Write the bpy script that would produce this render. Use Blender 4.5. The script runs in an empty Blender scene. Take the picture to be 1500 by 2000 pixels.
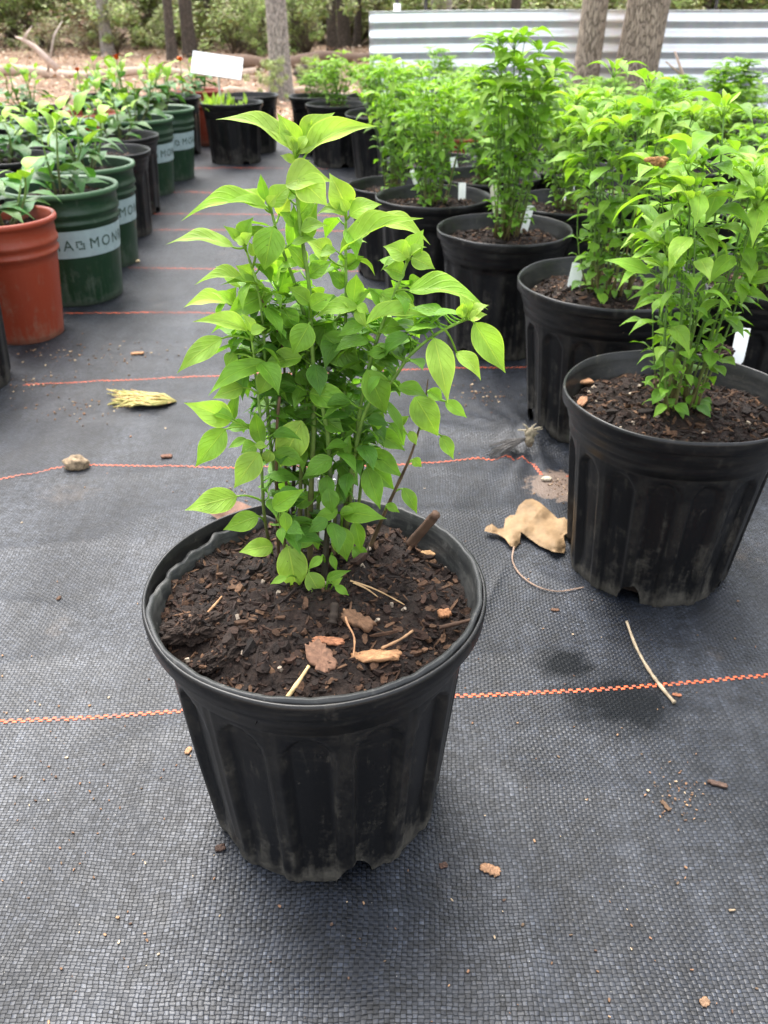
import bpy, math, random
from mathutils import Vector, Matrix, noise
PI = math.pi
S = bpy.context.scene
C = S.collection

# ------------------------------------------------------------------ camera
HC, PITCH, F = 0.70, math.radians(32.0), 1620.0
cam_d = bpy.data.cameras.new('camera'); cam = bpy.data.objects.new('camera', cam_d); C.objects.link(cam)
cam.location = (0, 0, HC); cam.rotation_euler = (PI/2 - PITCH, 0, 0)
cam_d.sensor_fit = 'VERTICAL'; cam_d.sensor_height = 36.0; cam_d.lens = 36.0 * F / 2000.0
cam_d.clip_start = 0.02; cam_d.clip_end = 400
cam_d.dof.use_dof = True; cam_d.dof.focus_distance = 0.66; cam_d.dof.aperture_fstop = 12.5
S.camera = cam
# ------------------------------------------------------------------ sky and sun
SUN_EL, SUN_AZ = math.radians(62), math.radians(-22)      # azimuth clockwise from +Y
w = bpy.data.worlds.new('World'); S.world = w; w.use_nodes = True
nt = w.node_tree; nt.nodes.clear()
sky = nt.nodes.new('ShaderNodeTexSky'); sky.sky_type = 'NISHITA'; sky.sun_disc = False
sky.sun_elevation = SUN_EL; sky.sun_rotation = SUN_AZ; sky.dust_density = 3.0
hs = nt.nodes.new('ShaderNodeHueSaturation'); hs.inputs['Saturation'].default_value = 0.30
bg = nt.nodes.new('ShaderNodeBackground'); bg.inputs['Strength'].default_value = 0.15
wo = nt.nodes.new('ShaderNodeOutputWorld')
nt.links.new(sky.outputs[0], hs.inputs['Color']); nt.links.new(hs.outputs[0], bg.inputs[0]); nt.links.new(bg.outputs[0], wo.inputs[0])
sd = bpy.data.lights.new('sun', 'SUN'); sd.energy = 1.2; sd.angle = math.radians(45); sd.color = (1, .96, .9)
sun = bpy.data.objects.new('sun', sd); C.objects.link(sun)
dirv = Vector((math.sin(SUN_AZ)*math.cos(SUN_EL), math.cos(SUN_AZ)*math.cos(SUN_EL), math.sin(SUN_EL)))
sun.rotation_euler = dirv.to_track_quat('Z', 'Y').to_euler(); sun.location = dirv*20
S.view_settings.view_transform = 'Standard'; S.view_settings.look = 'None'
S.view_settings.exposure = 2.35; S.view_settings.gamma = 1
S.cycles.max_bounces = 8; S.cycles.transparent_max_bounces = 8

FWD = Vector((0, math.cos(PITCH), -math.sin(PITCH))); UP = Vector((0, math.sin(PITCH), math.cos(PITCH)))
CAM = Vector((0, 0, HC))
def ray(px, py): return FWD + Vector((1, 0, 0))*((px-750)/F) + UP*((1000-py)/F)
def G(px, py, z=0.0):
    r = ray(px, py); return CAM + r*((z-HC)/r.z)
def atY(px, py, Y):
    r = ray(px, py); return CAM + r*(Y/r.y)

# ------------------------------------------------------------------ helpers
def tag(o, label=None, cat=None, group=None, kind=None):
    if label: o['label'] = label
    if cat: o['category'] = cat
    if group: o['group'] = group
    if kind: o['kind'] = kind
    return o
def thing(name, label, cat, loc=(0, 0, 0), rz=0, group=None, rot=None):
    o = bpy.data.objects.new(name, None); C.objects.link(o); o.empty_display_size = .05
    o.location = loc; o.rotation_euler = rot if rot else (0, 0, rz)
    return tag(o, label, cat, group)
def lerp(a, b, t): return a + (b-a)*t
def clamp(x, a=0., b=1.): return max(a, min(b, x))
def sstep(a, b, x):
    t = clamp((x-a)/(b-a)); return t*t*(3-2*t)

class MB:
    def __init__(s): s.v = []; s.f = []; s.c = []; s.u = []; s.flat = False
    def vert(s, p, c=(1, 1, 1), u=(0, 0)):
        s.v.append((p[0], p[1], p[2])); s.c.append((c[0], c[1], c[2], 1)); s.u.append((u[0], u[1], 0)); return len(s.v)-1
    def grid(s, rows, col=(1, 1, 1), wrap=False, uvs=None, cols=None):
        base = len(s.v); n = len(rows[0])
        for i, r in enumerate(rows):
            for j, p in enumerate(r):
                s.vert(p, cols[i][j] if cols else col, uvs[i][j] if uvs else (j/n, i/len(rows)))
        m = n if wrap else n-1
        for i in range(len(rows)-1):
            for j in range(m):
                a = base+i*n+j; b = base+i*n+(j+1) % n
                s.f.append((a, b, b+n, a+n))
        return base
    def tube(s, pts, radii, seg=6, col=(1, 1, 1), cols=None, cap=True):
        pts = [Vector(p) for p in pts]; rows = []; prev = None
        if not hasattr(radii, '__len__'): radii = [radii]*len(pts)
        for i, p in enumerate(pts):
            d = (pts[min(i+1, len(pts)-1)] - pts[max(i-1, 0)])
            if d.length < 1e-9: d = Vector((0, 0, 1))
            d.normalize()
            if prev is None: a = d.orthogonal().normalized()
            else:
                a = prev - d*prev.dot(d)
                a = a.normalized() if a.length > 1e-6 else d.orthogonal().normalized()
            prev = a; b = d.cross(a)
            rows.append([p + (a*math.cos(2*PI*k/seg) + b*math.sin(2*PI*k/seg))*radii[i] for k in range(seg)])
        base = s.grid(rows, col, wrap=True, cols=[[c]*seg for c in cols] if cols else None)
        if cap:
            n = len(rows)
            s.f.append(tuple(base+k for k in range(seg))[::-1]); s.f.append(tuple(base+(n-1)*seg+k for k in range(seg)))
        return base
    def box(s, c, hx, hy, hz, R=None, col=(1, 1, 1)):
        b = len(s.v); R = R or Matrix.Identity(3); c = Vector(c)
        for x in (-1, 1):
            for y in (-1, 1):
                for z in (-1, 1): s.vert(c + R @ Vector((x*hx, y*hy, z*hz)), col)
        for q in ((0, 1, 3, 2), (4, 6, 7, 5), (0, 4, 5, 1), (2, 3, 7, 6), (0, 2, 6, 4), (1, 5, 7, 3)): s.f.append(tuple(b+i for i in q))
    def build(s, name, mat, parent=None, smooth=True, origin=None):
        if origin is not None:
            o0 = Vector(origin); s.v = [(x-o0.x, y-o0.y, z-o0.z) for x, y, z in s.v]
        me = bpy.data.meshes.new(name); me.from_pydata(s.v, [], s.f)
        a = me.color_attributes.new('Col', 'FLOAT_COLOR', 'POINT')
        a.data.foreach_set('color', [x for c in s.c for x in c])
        u = me.attributes.new('luv', 'FLOAT_VECTOR', 'POINT'); u.data.foreach_set('vector', [x for c in s.u for x in c])
        if smooth: me.polygons.foreach_set('use_smooth', [True]*len(me.polygons))
        me.materials.append(mat); me.update()
        o = bpy.data.objects.new(name, me); C.objects.link(o)
        if origin is not None and parent is None: o.location = origin
        if parent: o.parent = parent
        return o
def copy_tree(o, parent=None):
    c = o.copy(); C.objects.link(c); c.parent = parent
    for ch in list(o.children): copy_tree(ch, c)
    return c

# ------------------------------------------------------------------ materials
def M(name):
    m = bpy.data.materials.new(name); m.use_nodes = True; n = m.node_tree.nodes; l = m.node_tree.links
    return m, n, l, n['Principled BSDF'], n['Material Output']
def nd(n, t, **k):
    x = n.new(t)
    for a, b in k.items():
        if a in x.inputs.keys(): x.inputs[a].default_value = b
        else: setattr(x, a, b)
    return x
def ramp(n, stops):
    r = n.new('ShaderNodeValToRGB'); e = r.color_ramp.elements
    while len(e) < len(stops): e.new(.5)
    for i, (p, c) in enumerate(stops): e[i].position = p; e[i].color = (c[0], c[1], c[2], 1) if hasattr(c, '__len__') else (c, c, c, 1)
    return r
def mixc(n, l, fac, a, b, mode='MIX'):
    m = n.new('ShaderNodeMix'); m.data_type = 'RGBA'; m.blend_type = mode
    for s, v in ((m.inputs[0], fac), (m.inputs[6], a), (m.inputs[7], b)):
        if hasattr(v, 'links') or hasattr(v, 'is_linked'): l.new(v, s)
        elif hasattr(v, '__len__'): s.default_value = (v[0], v[1], v[2], 1)
        else: s.default_value = v
    return m.outputs[2]
def mathn(n, l, op, a, b=None, c=None, clampit=False):
    m = n.new('ShaderNodeMath'); m.operation = op; m.use_clamp = clampit
    for i, v in enumerate((a, b, c)):
        if v is None: continue
        if hasattr(v, 'is_linked'): l.new(v, m.inputs[i])
        else: m.inputs[i].default_value = v
    return m.outputs[0]

def mat_fabric():
    m, n, l, b, o = M('woven_fabric')
    tc = nd(n, 'ShaderNodeTexCoord')
    warp = nd(n, 'ShaderNodeTexNoise', Scale=5.0, Detail=3.0); l.new(tc.outputs['Object'], warp.inputs['Vector'])
    warp2 = nd(n, 'ShaderNodeTexNoise', Scale=130.0, Detail=2.0); l.new(tc.outputs['Object'], warp2.inputs['Vector'])
    v1 = n.new('ShaderNodeVectorMath'); v1.operation = 'MULTIPLY_ADD'; l.new(warp.outputs['Color'], v1.inputs[0]); v1.inputs[1].default_value = (.03, .03, 0); l.new(tc.outputs['Object'], v1.inputs[2])
    v2 = n.new('ShaderNodeVectorMath'); v2.operation = 'MULTIPLY_ADD'; l.new(warp2.outputs['Color'], v2.inputs[0]); v2.inputs[1].default_value = (.0028, .0018, 0); l.new(v1.outputs[0], v2.inputs[2])
    sv_ = n.new('ShaderNodeSeparateXYZ'); l.new(v2.outputs[0], sv_.inputs[0])
    U = mathn(n, l, 'DIVIDE', sv_.outputs[0], .0045); V = mathn(n, l, 'DIVIDE', sv_.outputs[1], .0034)
    fu = mathn(n, l, 'FRACT', U); fv = mathn(n, l, 'FRACT', V); iu = mathn(n, l, 'FLOOR', U); iv = mathn(n, l, 'FLOOR', V)
    par = mathn(n, l, 'MULTIPLY', mathn(n, l, 'FRACT', mathn(n, l, 'MULTIPLY', mathn(n, l, 'ADD', iu, iv), .5)), 2.0)
    cx_ = n.new('ShaderNodeCombineXYZ'); l.new(iu, cx_.inputs[0]); l.new(iv, cx_.inputs[1]); wn = n.new('ShaderNodeTexWhiteNoise'); wn.noise_dimensions = '2D'; l.new(cx_.outputs[0], wn.inputs['Vector'])
    hA = mathn(n, l, 'SINE', mathn(n, l, 'MULTIPLY', fu, PI)); hB = mathn(n, l, 'SINE', mathn(n, l, 'MULTIPLY', fv, PI))
    mxh = n.new('ShaderNodeMix'); l.new(par, mxh.inputs[0]); l.new(hA, mxh.inputs[2]); l.new(mathn(n, l, 'MULTIPLY', hB, .62), mxh.inputs[3])
    weaveh = mathn(n, l, 'POWER', mxh.outputs[0], .38)
    eu = mathn(n, l, 'MINIMUM', fu, mathn(n, l, 'SUBTRACT', 1.0, fu)); ev = mathn(n, l, 'MINIMUM', fv, mathn(n, l, 'SUBTRACT', 1.0, fv))
    gap = ramp(n, [(.02, .05), (.16, 1)]); l.new(mathn(n, l, 'MINIMUM', eu, ev), gap.inputs[0])
    tone = mathn(n, l, 'MULTIPLY', mathn(n, l, 'MULTIPLY_ADD', wn.outputs['Value'], .80, .42), mathn(n, l, 'MULTIPLY_ADD', par, -.28, 1.0))  # alternate cells darker: differing gloss of warp and weft put into the colour
    pn = nd(n, 'ShaderNodeTexNoise', Scale=55.0, Detail=4.0, Roughness=.7); l.new(tc.outputs['Object'], pn.inputs['Vector']); pnr = ramp(n, [(.32, .45), (.66, 1.45)]); l.new(pn.outputs[0], pnr.inputs[0])
    tone = mathn(n, l, 'MULTIPLY', mathn(n, l, 'MULTIPLY', tone, gap.outputs[0]), pnr.outputs[0])
    tcol = n.new('ShaderNodeCombineColor'); [l.new(tone, tcol.inputs[k_]) for k_ in range(3)]
    big = nd(n, 'ShaderNodeTexNoise', Scale=2.2, Detail=6.0, Roughness=.6); l.new(tc.outputs['Object'], big.inputs['Vector'])
    # dust runs along the cloth, with bluish highlight streaks painted into the colour
    mp = n.new('ShaderNodeMapping'); mp.inputs['Scale'].default_value = (9, 1.6, 1); l.new(tc.outputs['Object'], mp.inputs[0])
    st = nd(n, 'ShaderNodeTexNoise', Scale=1.0, Detail=5.0, Roughness=.65); l.new(mp.outputs[0], st.inputs['Vector'])
    dust = ramp(n, [(.38, 0), (.72, 1)]); l.new(st.outputs[0], dust.inputs[0])
    m3 = n.new('ShaderNodeMapping'); m3.inputs['Scale'].default_value = (14, 270, 1); l.new(v1.outputs[0], m3.inputs[0])
    s3 = nd(n, 'ShaderNodeTexNoise', Scale=1.0, Detail=2.0); l.new(m3.outputs[0], s3.inputs['Vector'])
    m4 = n.new('ShaderNodeMapping'); m4.inputs['Scale'].default_value = (200, 12, 1); l.new(v1.outputs[0], m4.inputs[0])
    s4 = nd(n, 'ShaderNodeTexNoise', Scale=1.0, Detail=2.0); l.new(m4.outputs[0], s4.inputs['Vector'])
    sr = ramp(n, [(.30, .45), (.68, 1.35)]); l.new(mathn(n, l, 'MULTIPLY_ADD', s4.outputs[0], .4, mathn(n, l, 'MULTIPLY', s3.outputs[0], .6)), sr.inputs[0])
    base = mixc(n, l, dust.outputs[0], (.008, .011, .018), (.060, .067, .082))
    base = mixc(n, l, .85, base, sr.outputs[0], 'MULTIPLY')
    bv = tcol.outputs[0]
    gn = nd(n, 'ShaderNodeTexNoise', Scale=45.0, Detail=3.0); l.new(tc.outputs['Object'], gn.inputs['Vector']); gnr = ramp(n, [(.35, .45), (.55, 1)]); l.new(gn.outputs[0], gnr.inputs[0])
    bv = mixc(n, l, gnr.outputs[0], (.62, .62, .62), bv)
    base = mixc(n, l, 1.0, base, bv, 'MULTIPLY')
    # brown dirt
    dn = nd(n, 'ShaderNodeTexNoise', Scale=3.1, Detail=8.0, Roughness=.72); l.new(tc.outputs['Object'], dn.inputs['Vector'])
    dr = ramp(n, [(.60, 0), (.74, .55)]); l.new(dn.outputs[0], dr.inputs[0])
    base = mixc(n, l, dr.outputs[0], base, (.10, .075, .055))
    sp = nd(n, 'ShaderNodeTexVoronoi', Scale=110.0); l.new(tc.outputs['Object'], sp.inputs['Vector'])
    spr = ramp(n, [(.035, 1), (.07, 0)]); l.new(sp.outputs['Distance'], spr.inputs[0])
    spm = mathn(n, l, 'MULTIPLY', spr.outputs[0], mathn(n, l, 'GREATER_THAN', big.outputs[0], .52))
    base = mixc(n, l, mathn(n, l, 'MULTIPLY', spm, .5), base, (.35, .33, .28))
    # damp patches on the cloth, and last a shadow painted at the right edge
    wet_shade = None
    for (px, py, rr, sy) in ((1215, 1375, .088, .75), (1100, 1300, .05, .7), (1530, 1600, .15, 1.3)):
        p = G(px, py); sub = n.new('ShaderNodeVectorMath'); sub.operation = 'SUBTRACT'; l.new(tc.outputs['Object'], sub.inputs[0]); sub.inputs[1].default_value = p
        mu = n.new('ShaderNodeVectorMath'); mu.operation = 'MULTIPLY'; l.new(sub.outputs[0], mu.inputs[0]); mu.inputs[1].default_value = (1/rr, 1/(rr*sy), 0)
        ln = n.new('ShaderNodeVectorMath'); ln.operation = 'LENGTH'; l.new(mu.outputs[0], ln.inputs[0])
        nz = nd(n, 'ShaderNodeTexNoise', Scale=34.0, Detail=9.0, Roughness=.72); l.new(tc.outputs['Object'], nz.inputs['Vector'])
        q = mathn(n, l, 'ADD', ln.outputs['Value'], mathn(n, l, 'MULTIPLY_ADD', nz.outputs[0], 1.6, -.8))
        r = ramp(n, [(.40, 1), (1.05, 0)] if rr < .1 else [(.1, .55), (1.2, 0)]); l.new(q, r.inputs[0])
        wet_shade = r.outputs[0] if wet_shade is None else mathn(n, l, 'MAXIMUM', wet_shade, r.outputs[0])
    base = mixc(n, l, mathn(n, l, 'MULTIPLY', wet_shade, .88), base, (.006, .007, .008))
    # sand spill by the lifted hem
    p = G(1095, 955)
    sub = n.new('ShaderNodeVectorMath'); sub.operation = 'SUBTRACT'; l.new(tc.outputs['Object'], sub.inputs[0]); sub.inputs[1].default_value = p
    mu = n.new('ShaderNodeVectorMath'); mu.operation = 'MULTIPLY'; l.new(sub.outputs[0], mu.inputs[0]); mu.inputs[1].default_value = (1/.062, 1/.050, 0)
    ln = n.new('ShaderNodeVectorMath'); ln.operation = 'LENGTH'; l.new(mu.outputs[0], ln.inputs[0])
    nz = nd(n, 'ShaderNodeTexNoise', Scale=60.0, Detail=6.0, Roughness=.7); l.new(tc.outputs['Object'], nz.inputs['Vector'])
    q = mathn(n, l, 'ADD', ln.outputs['Value'], mathn(n, l, 'MULTIPLY_ADD', nz.outputs[0], 1.6, -.8))
    r = ramp(n, [(.8, .9), (1.1, 0)]); l.new(q, r.inputs[0])
    sandc = mixc(n, l, nz.outputs[0], (.08, .06, .045), (.24, .17, .13))
    base = mixc(n, l, r.outputs[0], base, sandc)
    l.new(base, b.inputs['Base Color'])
    bgr = ramp(n, [(.35, 0), (.65, 1)]); l.new(big.outputs[0], bgr.inputs[0]); ro = mathn(n, l, 'MULTIPLY_ADD', bgr.outputs[0], .22, .36); l.new(mathn(n, l, 'MULTIPLY_ADD', wet_shade, -.30, .40), b.inputs['Specular IOR Level'])
    ro = mathn(n, l, 'MULTIPLY_ADD', wn.outputs['Value'], -.14, mathn(n, l, 'ADD', ro, .08)); l.new(ro, b.inputs['Roughness']); 
    hh = mathn(n, l, 'MULTIPLY_ADD', wn.outputs['Value'], .45, weaveh)
    bp = n.new('ShaderNodeBump'); bp.inputs['Strength'].default_value = .65; bp.inputs['Distance'].default_value = .0010; l.new(hh, bp.inputs['Height'])
    l.new(bp.outputs[0], b.inputs['Normal'])
    return m

def mat_leaf(name='leaf', gloss=.46, trans=.40):
    m, n, l, b, o = M(name)
    at = n.new('ShaderNodeAttribute'); at.attribute_name = 'Col'
    uv = n.new('ShaderNodeAttribute'); uv.attribute_name = 'luv'
    sx = n.new('ShaderNodeSeparateXYZ'); l.new(uv.outputs['Vector'], sx.inputs[0])
    au = mathn(n, l, 'ABSOLUTE', sx.outputs[0])
    mid = ramp(n, [(.02, 1), (.06, 0)]); l.new(au, mid.inputs[0])
    vv = mathn(n, l, 'MULTIPLY_ADD', au, -.42, sx.outputs[1])
    sv = mathn(n, l, 'SINE', mathn(n, l, 'MULTIPLY', vv, 38.0)); svr = ramp(n, [(.80, 0), (.98, 1)]); l.new(mathn(n, l, 'MULTIPLY_ADD', sv, .5, .5), svr.inputs[0])
    tc = n.new('ShaderNodeTexCoord'); nz = nd(n, 'ShaderNodeTexNoise', Scale=70.0, Detail=4.0); l.new(tc.outputs['Object'], nz.inputs['Vector'])
    sh = ramp(n, [(.3, .78), (.7, 1.18)]); l.new(nz.outputs[0], sh.inputs[0])
    c = mixc(n, l, 1.0, at.outputs['Color'], sh.outputs[0], 'MULTIPLY')
    light = mixc(n, l, 1.0, at.outputs['Color'], (2.0, 1.6, 1.9), 'MULTIPLY')
    isleaf = mathn(n, l, 'LESS_THAN', au, 1.5)
    vein = mathn(n, l, 'MULTIPLY', mathn(n, l, 'MAXIMUM', mid.outputs[0], mathn(n, l, 'MULTIPLY', svr.outputs[0], .07)), isleaf)
    c = mixc(n, l, mathn(n, l, 'MULTIPLY', vein, .50), c, light)
    ed = ramp(n, [(.90, 0), (.97, .45)]); l.new(au, ed.inputs[0]); c = mixc(n, l, mathn(n, l, 'MULTIPLY', ed.outputs[0], isleaf), c, light)
    qn = nd(n, 'ShaderNodeTexNoise', Scale=24.0, Detail=2.0); l.new(tc.outputs['Object'], qn.inputs['Vector']); qr = ramp(n, [(.35, .82), (.65, 1.14)]); l.new(qn.outputs[0], qr.inputs[0]); c = mixc(n, l, 1.0, c, qr.outputs[0], 'MULTIPLY')
    l.new(c, b.inputs['Base Color']); b.inputs['Roughness'].default_value = gloss; b.inputs['Specular IOR Level'].default_value = .30
    nz2 = nd(n, 'ShaderNodeTexNoise', Scale=210.0, Detail=2.0); l.new(tc.outputs['Object'], nz2.inputs['Vector'])
    h = mathn(n, l, 'MULTIPLY_ADD', vein, -.9, mathn(n, l, 'MULTIPLY_ADD', nz2.outputs[0], .6, mathn(n, l, 'MULTIPLY', svr.outputs[0], -.35)))
    bp = n.new('ShaderNodeBump'); bp.inputs['Strength'].default_value = .6; bp.inputs['Distance'].default_value = .0015; l.new(h, bp.inputs['Height']); l.new(bp.outputs[0], b.inputs['Normal'])
    sp_ = nd(n, 'ShaderNodeTexNoise', Scale=260.0, Detail=2.0); l.new(tc.outputs['Object'], sp_.inputs['Vector']); spr_ = ramp(n, [(.735, 0), (.76, 1)]); l.new(sp_.outputs[0], spr_.inputs[0])
    c = mixc(n, l, mathn(n, l, 'MULTIPLY', spr_.outputs[0], .7), c, (.07, .05, .02)); l.new(c, b.inputs['Base Color'])
    tr = n.new('ShaderNodeBsdfTranslucent'); tcl = mixc(n, l, 1.0, c, (1.15, 1.2, .5), 'MULTIPLY'); l.new(tcl, tr.inputs[0])
    mx = n.new('ShaderNodeMixShader'); mx.inputs[0].default_value = trans; l.new(b.outputs[0], mx.inputs[1]); l.new(tr.outputs[0], mx.inputs[2]); l.new(mx.outputs[0], o.inputs[0])
    return m
def mat_vcol(name, rough=.8, nscale=60, amp=.35, bump=.3, bd=.002, spec=.3):
    m, n, l, b, o = M(name)
    at = n.new('ShaderNodeAttribute'); at.attribute_name = 'Col'; tc = n.new('ShaderNodeTexCoord')
    nz = nd(n, 'ShaderNodeTexNoise', Scale=float(nscale), Detail=6.0, Roughness=.65); l.new(tc.outputs['Object'], nz.inputs['Vector'])
    sh = ramp(n, [(.25, 1-amp), (.75, 1+amp)]); l.new(nz.outputs[0], sh.inputs[0])
    l.new(mixc(n, l, 1.0, at.outputs['Color'], sh.outputs[0], 'MULTIPLY'), b.inputs['Base Color'])
    b.inputs['Roughness'].default_value = rough; b.inputs['Specular IOR Level'].default_value = spec
    bp = n.new('ShaderNodeBump'); bp.inputs['Strength'].default_value = bump; bp.inputs['Distance'].default_value = bd; l.new(nz.outputs[0], bp.inputs['Height']); l.new(bp.outputs[0], b.inputs['Normal'])
    return m
def mat_pot(name, col, dust, rough=.42, dustamt=.5, height=.29):
    m, n, l, b, o = M(name); tc = n.new('ShaderNodeTexCoord'); sx = n.new('ShaderNodeSeparateXYZ'); l.new(tc.outputs['Object'], sx.inputs[0])
    oi = n.new('ShaderNodeObjectInfo'); off = n.new('ShaderNodeVectorMath'); off.operation = 'MULTIPLY_ADD'
    l.new(oi.outputs['Random'], off.inputs[0]); off.inputs[1].default_value = (3, 5, 0); l.new(tc.outputs['Object'], off.inputs[2])
    n1 = nd(n, 'ShaderNodeTexNoise', Scale=26.0, Detail=12.0, Roughness=.80); l.new(off.outputs[0], n1.inputs['Vector'])
    mp = n.new('ShaderNodeMapping'); mp.inputs['Scale'].default_value = (110, 110, 9); l.new(off.outputs[0], mp.inputs[0])
    n2 = nd(n, 'ShaderNodeTexNoise', Scale=1.0, Detail=5.0); l.new(mp.outputs[0], n2.inputs['Vector'])
    n3 = nd(n, 'ShaderNodeTexNoise', Scale=350.0, Detail=3.0); l.new(off.outputs[0], n3.inputs['Vector'])
    zr = ramp(n, [(0, .30), (.10, .12), (.45, .03), (.96, .02), (1, .18)]); l.new(mathn(n, l, 'DIVIDE', sx.outputs[2], height), zr.inputs[0])
    a = mathn(n, l, 'ADD', mathn(n, l, 'MULTIPLY_ADD', n2.outputs[0], .45, zr.outputs[0]), mathn(n, l, 'MULTIPLY', n1.outputs[0], .75))
    dr = ramp(n, [(.68, 0), (.86, 1)]); l.new(a, dr.inputs[0])
    mh = n.new('ShaderNodeMapping'); mh.inputs['Scale'].default_value = (20, 20, 200); l.new(off.outputs[0], mh.inputs[0])
    n5 = nd(n, 'ShaderNodeTexNoise', Scale=1.0, Detail=6.0, Roughness=.7); l.new(mh.outputs[0], n5.inputs['Vector'])
    zb = ramp(n, [(.55, 0), (.72, 1), (.86, 1), (.95, .25)]); l.new(mathn(n, l, 'DIVIDE', sx.outputs[2], height), zb.inputs[0])
    hr = ramp(n, [(.50, 0), (.80, .8)]); l.new(mathn(n, l, 'MULTIPLY_ADD', n5.outputs[0], .6, mathn(n, l, 'MULTIPLY', n1.outputs[0], .45)), hr.inputs[0])
    scf = mathn(n, l, 'MULTIPLY', mathn(n, l, 'MULTIPLY', zb.outputs[0], hr.outputs[0]), .9)
    at = n.new('ShaderNodeAttribute'); at.attribute_name = 'Col'; sc_ = n.new('ShaderNodeSeparateColor'); l.new(at.outputs['Color'], sc_.inputs[0])
    wr = mathn(n, l, 'MULTIPLY', mathn(n, l, 'SUBTRACT', 1.0, sc_.outputs[0], clampit=True), mathn(n, l, 'MULTIPLY_ADD', n1.outputs[0], 5.0, -2.1, clampit=True), clampit=True)
    dsum = mathn(n, l, 'MAXIMUM', mathn(n, l, 'MAXIMUM', dr.outputs[0], scf), wr)
    fac = mathn(n, l, 'MULTIPLY', mathn(n, l, 'MULTIPLY', dsum, dustamt), mathn(n, l, 'MULTIPLY_ADD', n3.outputs[0], 1.4, .3), clampit=True)
    c = mixc(n, l, fac, col, dust)
    spk = ramp(n, [(.69, 0), (.74, 1)]); l.new(n3.outputs[0], spk.inputs[0])
    c = mixc(n, l, mathn(n, l, 'MULTIPLY', spk.outputs[0], .35), c, dust)
    l.new(c, b.inputs['Base Color']); l.new(mathn(n, l, 'MULTIPLY_ADD', fac, .5, rough), b.inputs['Roughness']); b.inputs['Specular IOR Level'].default_value = .36
    bp = n.new('ShaderNodeBump'); bp.inputs['Strength'].default_value = .30; bp.inputs['Distance'].default_value = .0010; l.new(mathn(n, l, 'ADD', n1.outputs[0], n2.outputs[0]), bp.inputs['Height']); l.new(bp.outputs[0], b.inputs['Normal'])
    return m
def mat_bark(name, c1, c2, sc=1.0):
    m, n, l, b, o = M(name); tc = n.new('ShaderNodeTexCoord')
    mp = n.new('ShaderNodeMapping'); mp.inputs['Scale'].default_value = (80*sc, 80*sc, 15*sc); l.new(tc.outputs['Object'], mp.inputs[0])
    n1 = nd(n, 'ShaderNodeTexNoise', Scale=1.0, Detail=7.0, Roughness=.7, Distortion=.6); l.new(mp.outputs[0], n1.inputs['Vector'])
    vo = nd(n, 'ShaderNodeTexVoronoi', Scale=1.3); vo.feature = 'DISTANCE_TO_EDGE'; l.new(mp.outputs[0], vo.inputs['Vector'])
    vr = ramp(n, [(0, 0), (.16, 1)]); l.new(vo.outputs['Distance'], vr.inputs[0])
    r = ramp(n, [(.32, c1), (.68, c2)]); l.new(n1.outputs[0], r.inputs[0])
    c = mixc(n, l, vr.outputs[0], tuple(x*.45 for x in c1), r.outputs[0]); l.new(c, b.inputs['Base Color']); b.inputs['Roughness'].default_value = .9
    bp = n.new('ShaderNodeBump'); bp.inputs['Strength'].default_value = .9; bp.inputs['Distance'].default_value = .006; l.new(mathn(n, l, 'ADD', n1.outputs[0], vr.outputs[0]), bp.inputs['Height']); l.new(bp.outputs[0], b.inputs['Normal'])
    return m
def mat_metal():
    m, n, l, b, o = M('galvanised_steel'); tc = n.new('ShaderNodeTexCoord')
    vo = nd(n, 'ShaderNodeTexVoronoi', Scale=45.0); l.new(tc.outputs['Object'], vo.inputs['Vector'])
    mp = n.new('ShaderNodeMapping'); mp.inputs['Scale'].default_value = (14, 3, 2.5); l.new(tc.outputs['Object'], mp.inputs[0])
    n1 = nd(n, 'ShaderNodeTexNoise', Scale=1.0, Detail=6.0); l.new(mp.outputs[0], n1.inputs['Vector'])
    c = mixc(n, l, n1.outputs[0], (.60, .61, .63), (.86, .86, .85)); c = mixc(n, l, .12, c, vo.outputs['Color'], 'SOFT_LIGHT')
    l.new(c, b.inputs['Base Color']); b.inputs['Metallic'].default_value = .55; l.new(mathn(n, l, 'MULTIPLY_ADD', n1.outputs[0], .3, .22), b.inputs['Roughness'])
    return m
def mat_simple(name, col, rough=.6, nscale=40, amp=.15, metallic=0, spec=.4, bump=.1):
    m, n, l, b, o = M(name); tc = n.new('ShaderNodeTexCoord')
    nz = nd(n, 'ShaderNodeTexNoise', Scale=float(nscale), Detail=5.0); l.new(tc.outputs['Object'], nz.inputs['Vector'])
    l.new(mixc(n, l, nz.outputs[0], tuple(x*(1-amp) for x in col), tuple(x*(1+amp) for x in col)), b.inputs['Base Color'])
    b.inputs['Roughness'].default_value = rough; b.inputs['Metallic'].default_value = metallic; b.inputs['Specular IOR Level'].default_value = spec
    bp = n.new('ShaderNodeBump'); bp.inputs['Strength'].default_value = bump; bp.inputs['Distance'].default_value = .001; l.new(nz.outputs[0], bp.inputs['Height']); l.new(bp.outputs[0], b.inputs['Normal'])
    return m
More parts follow.
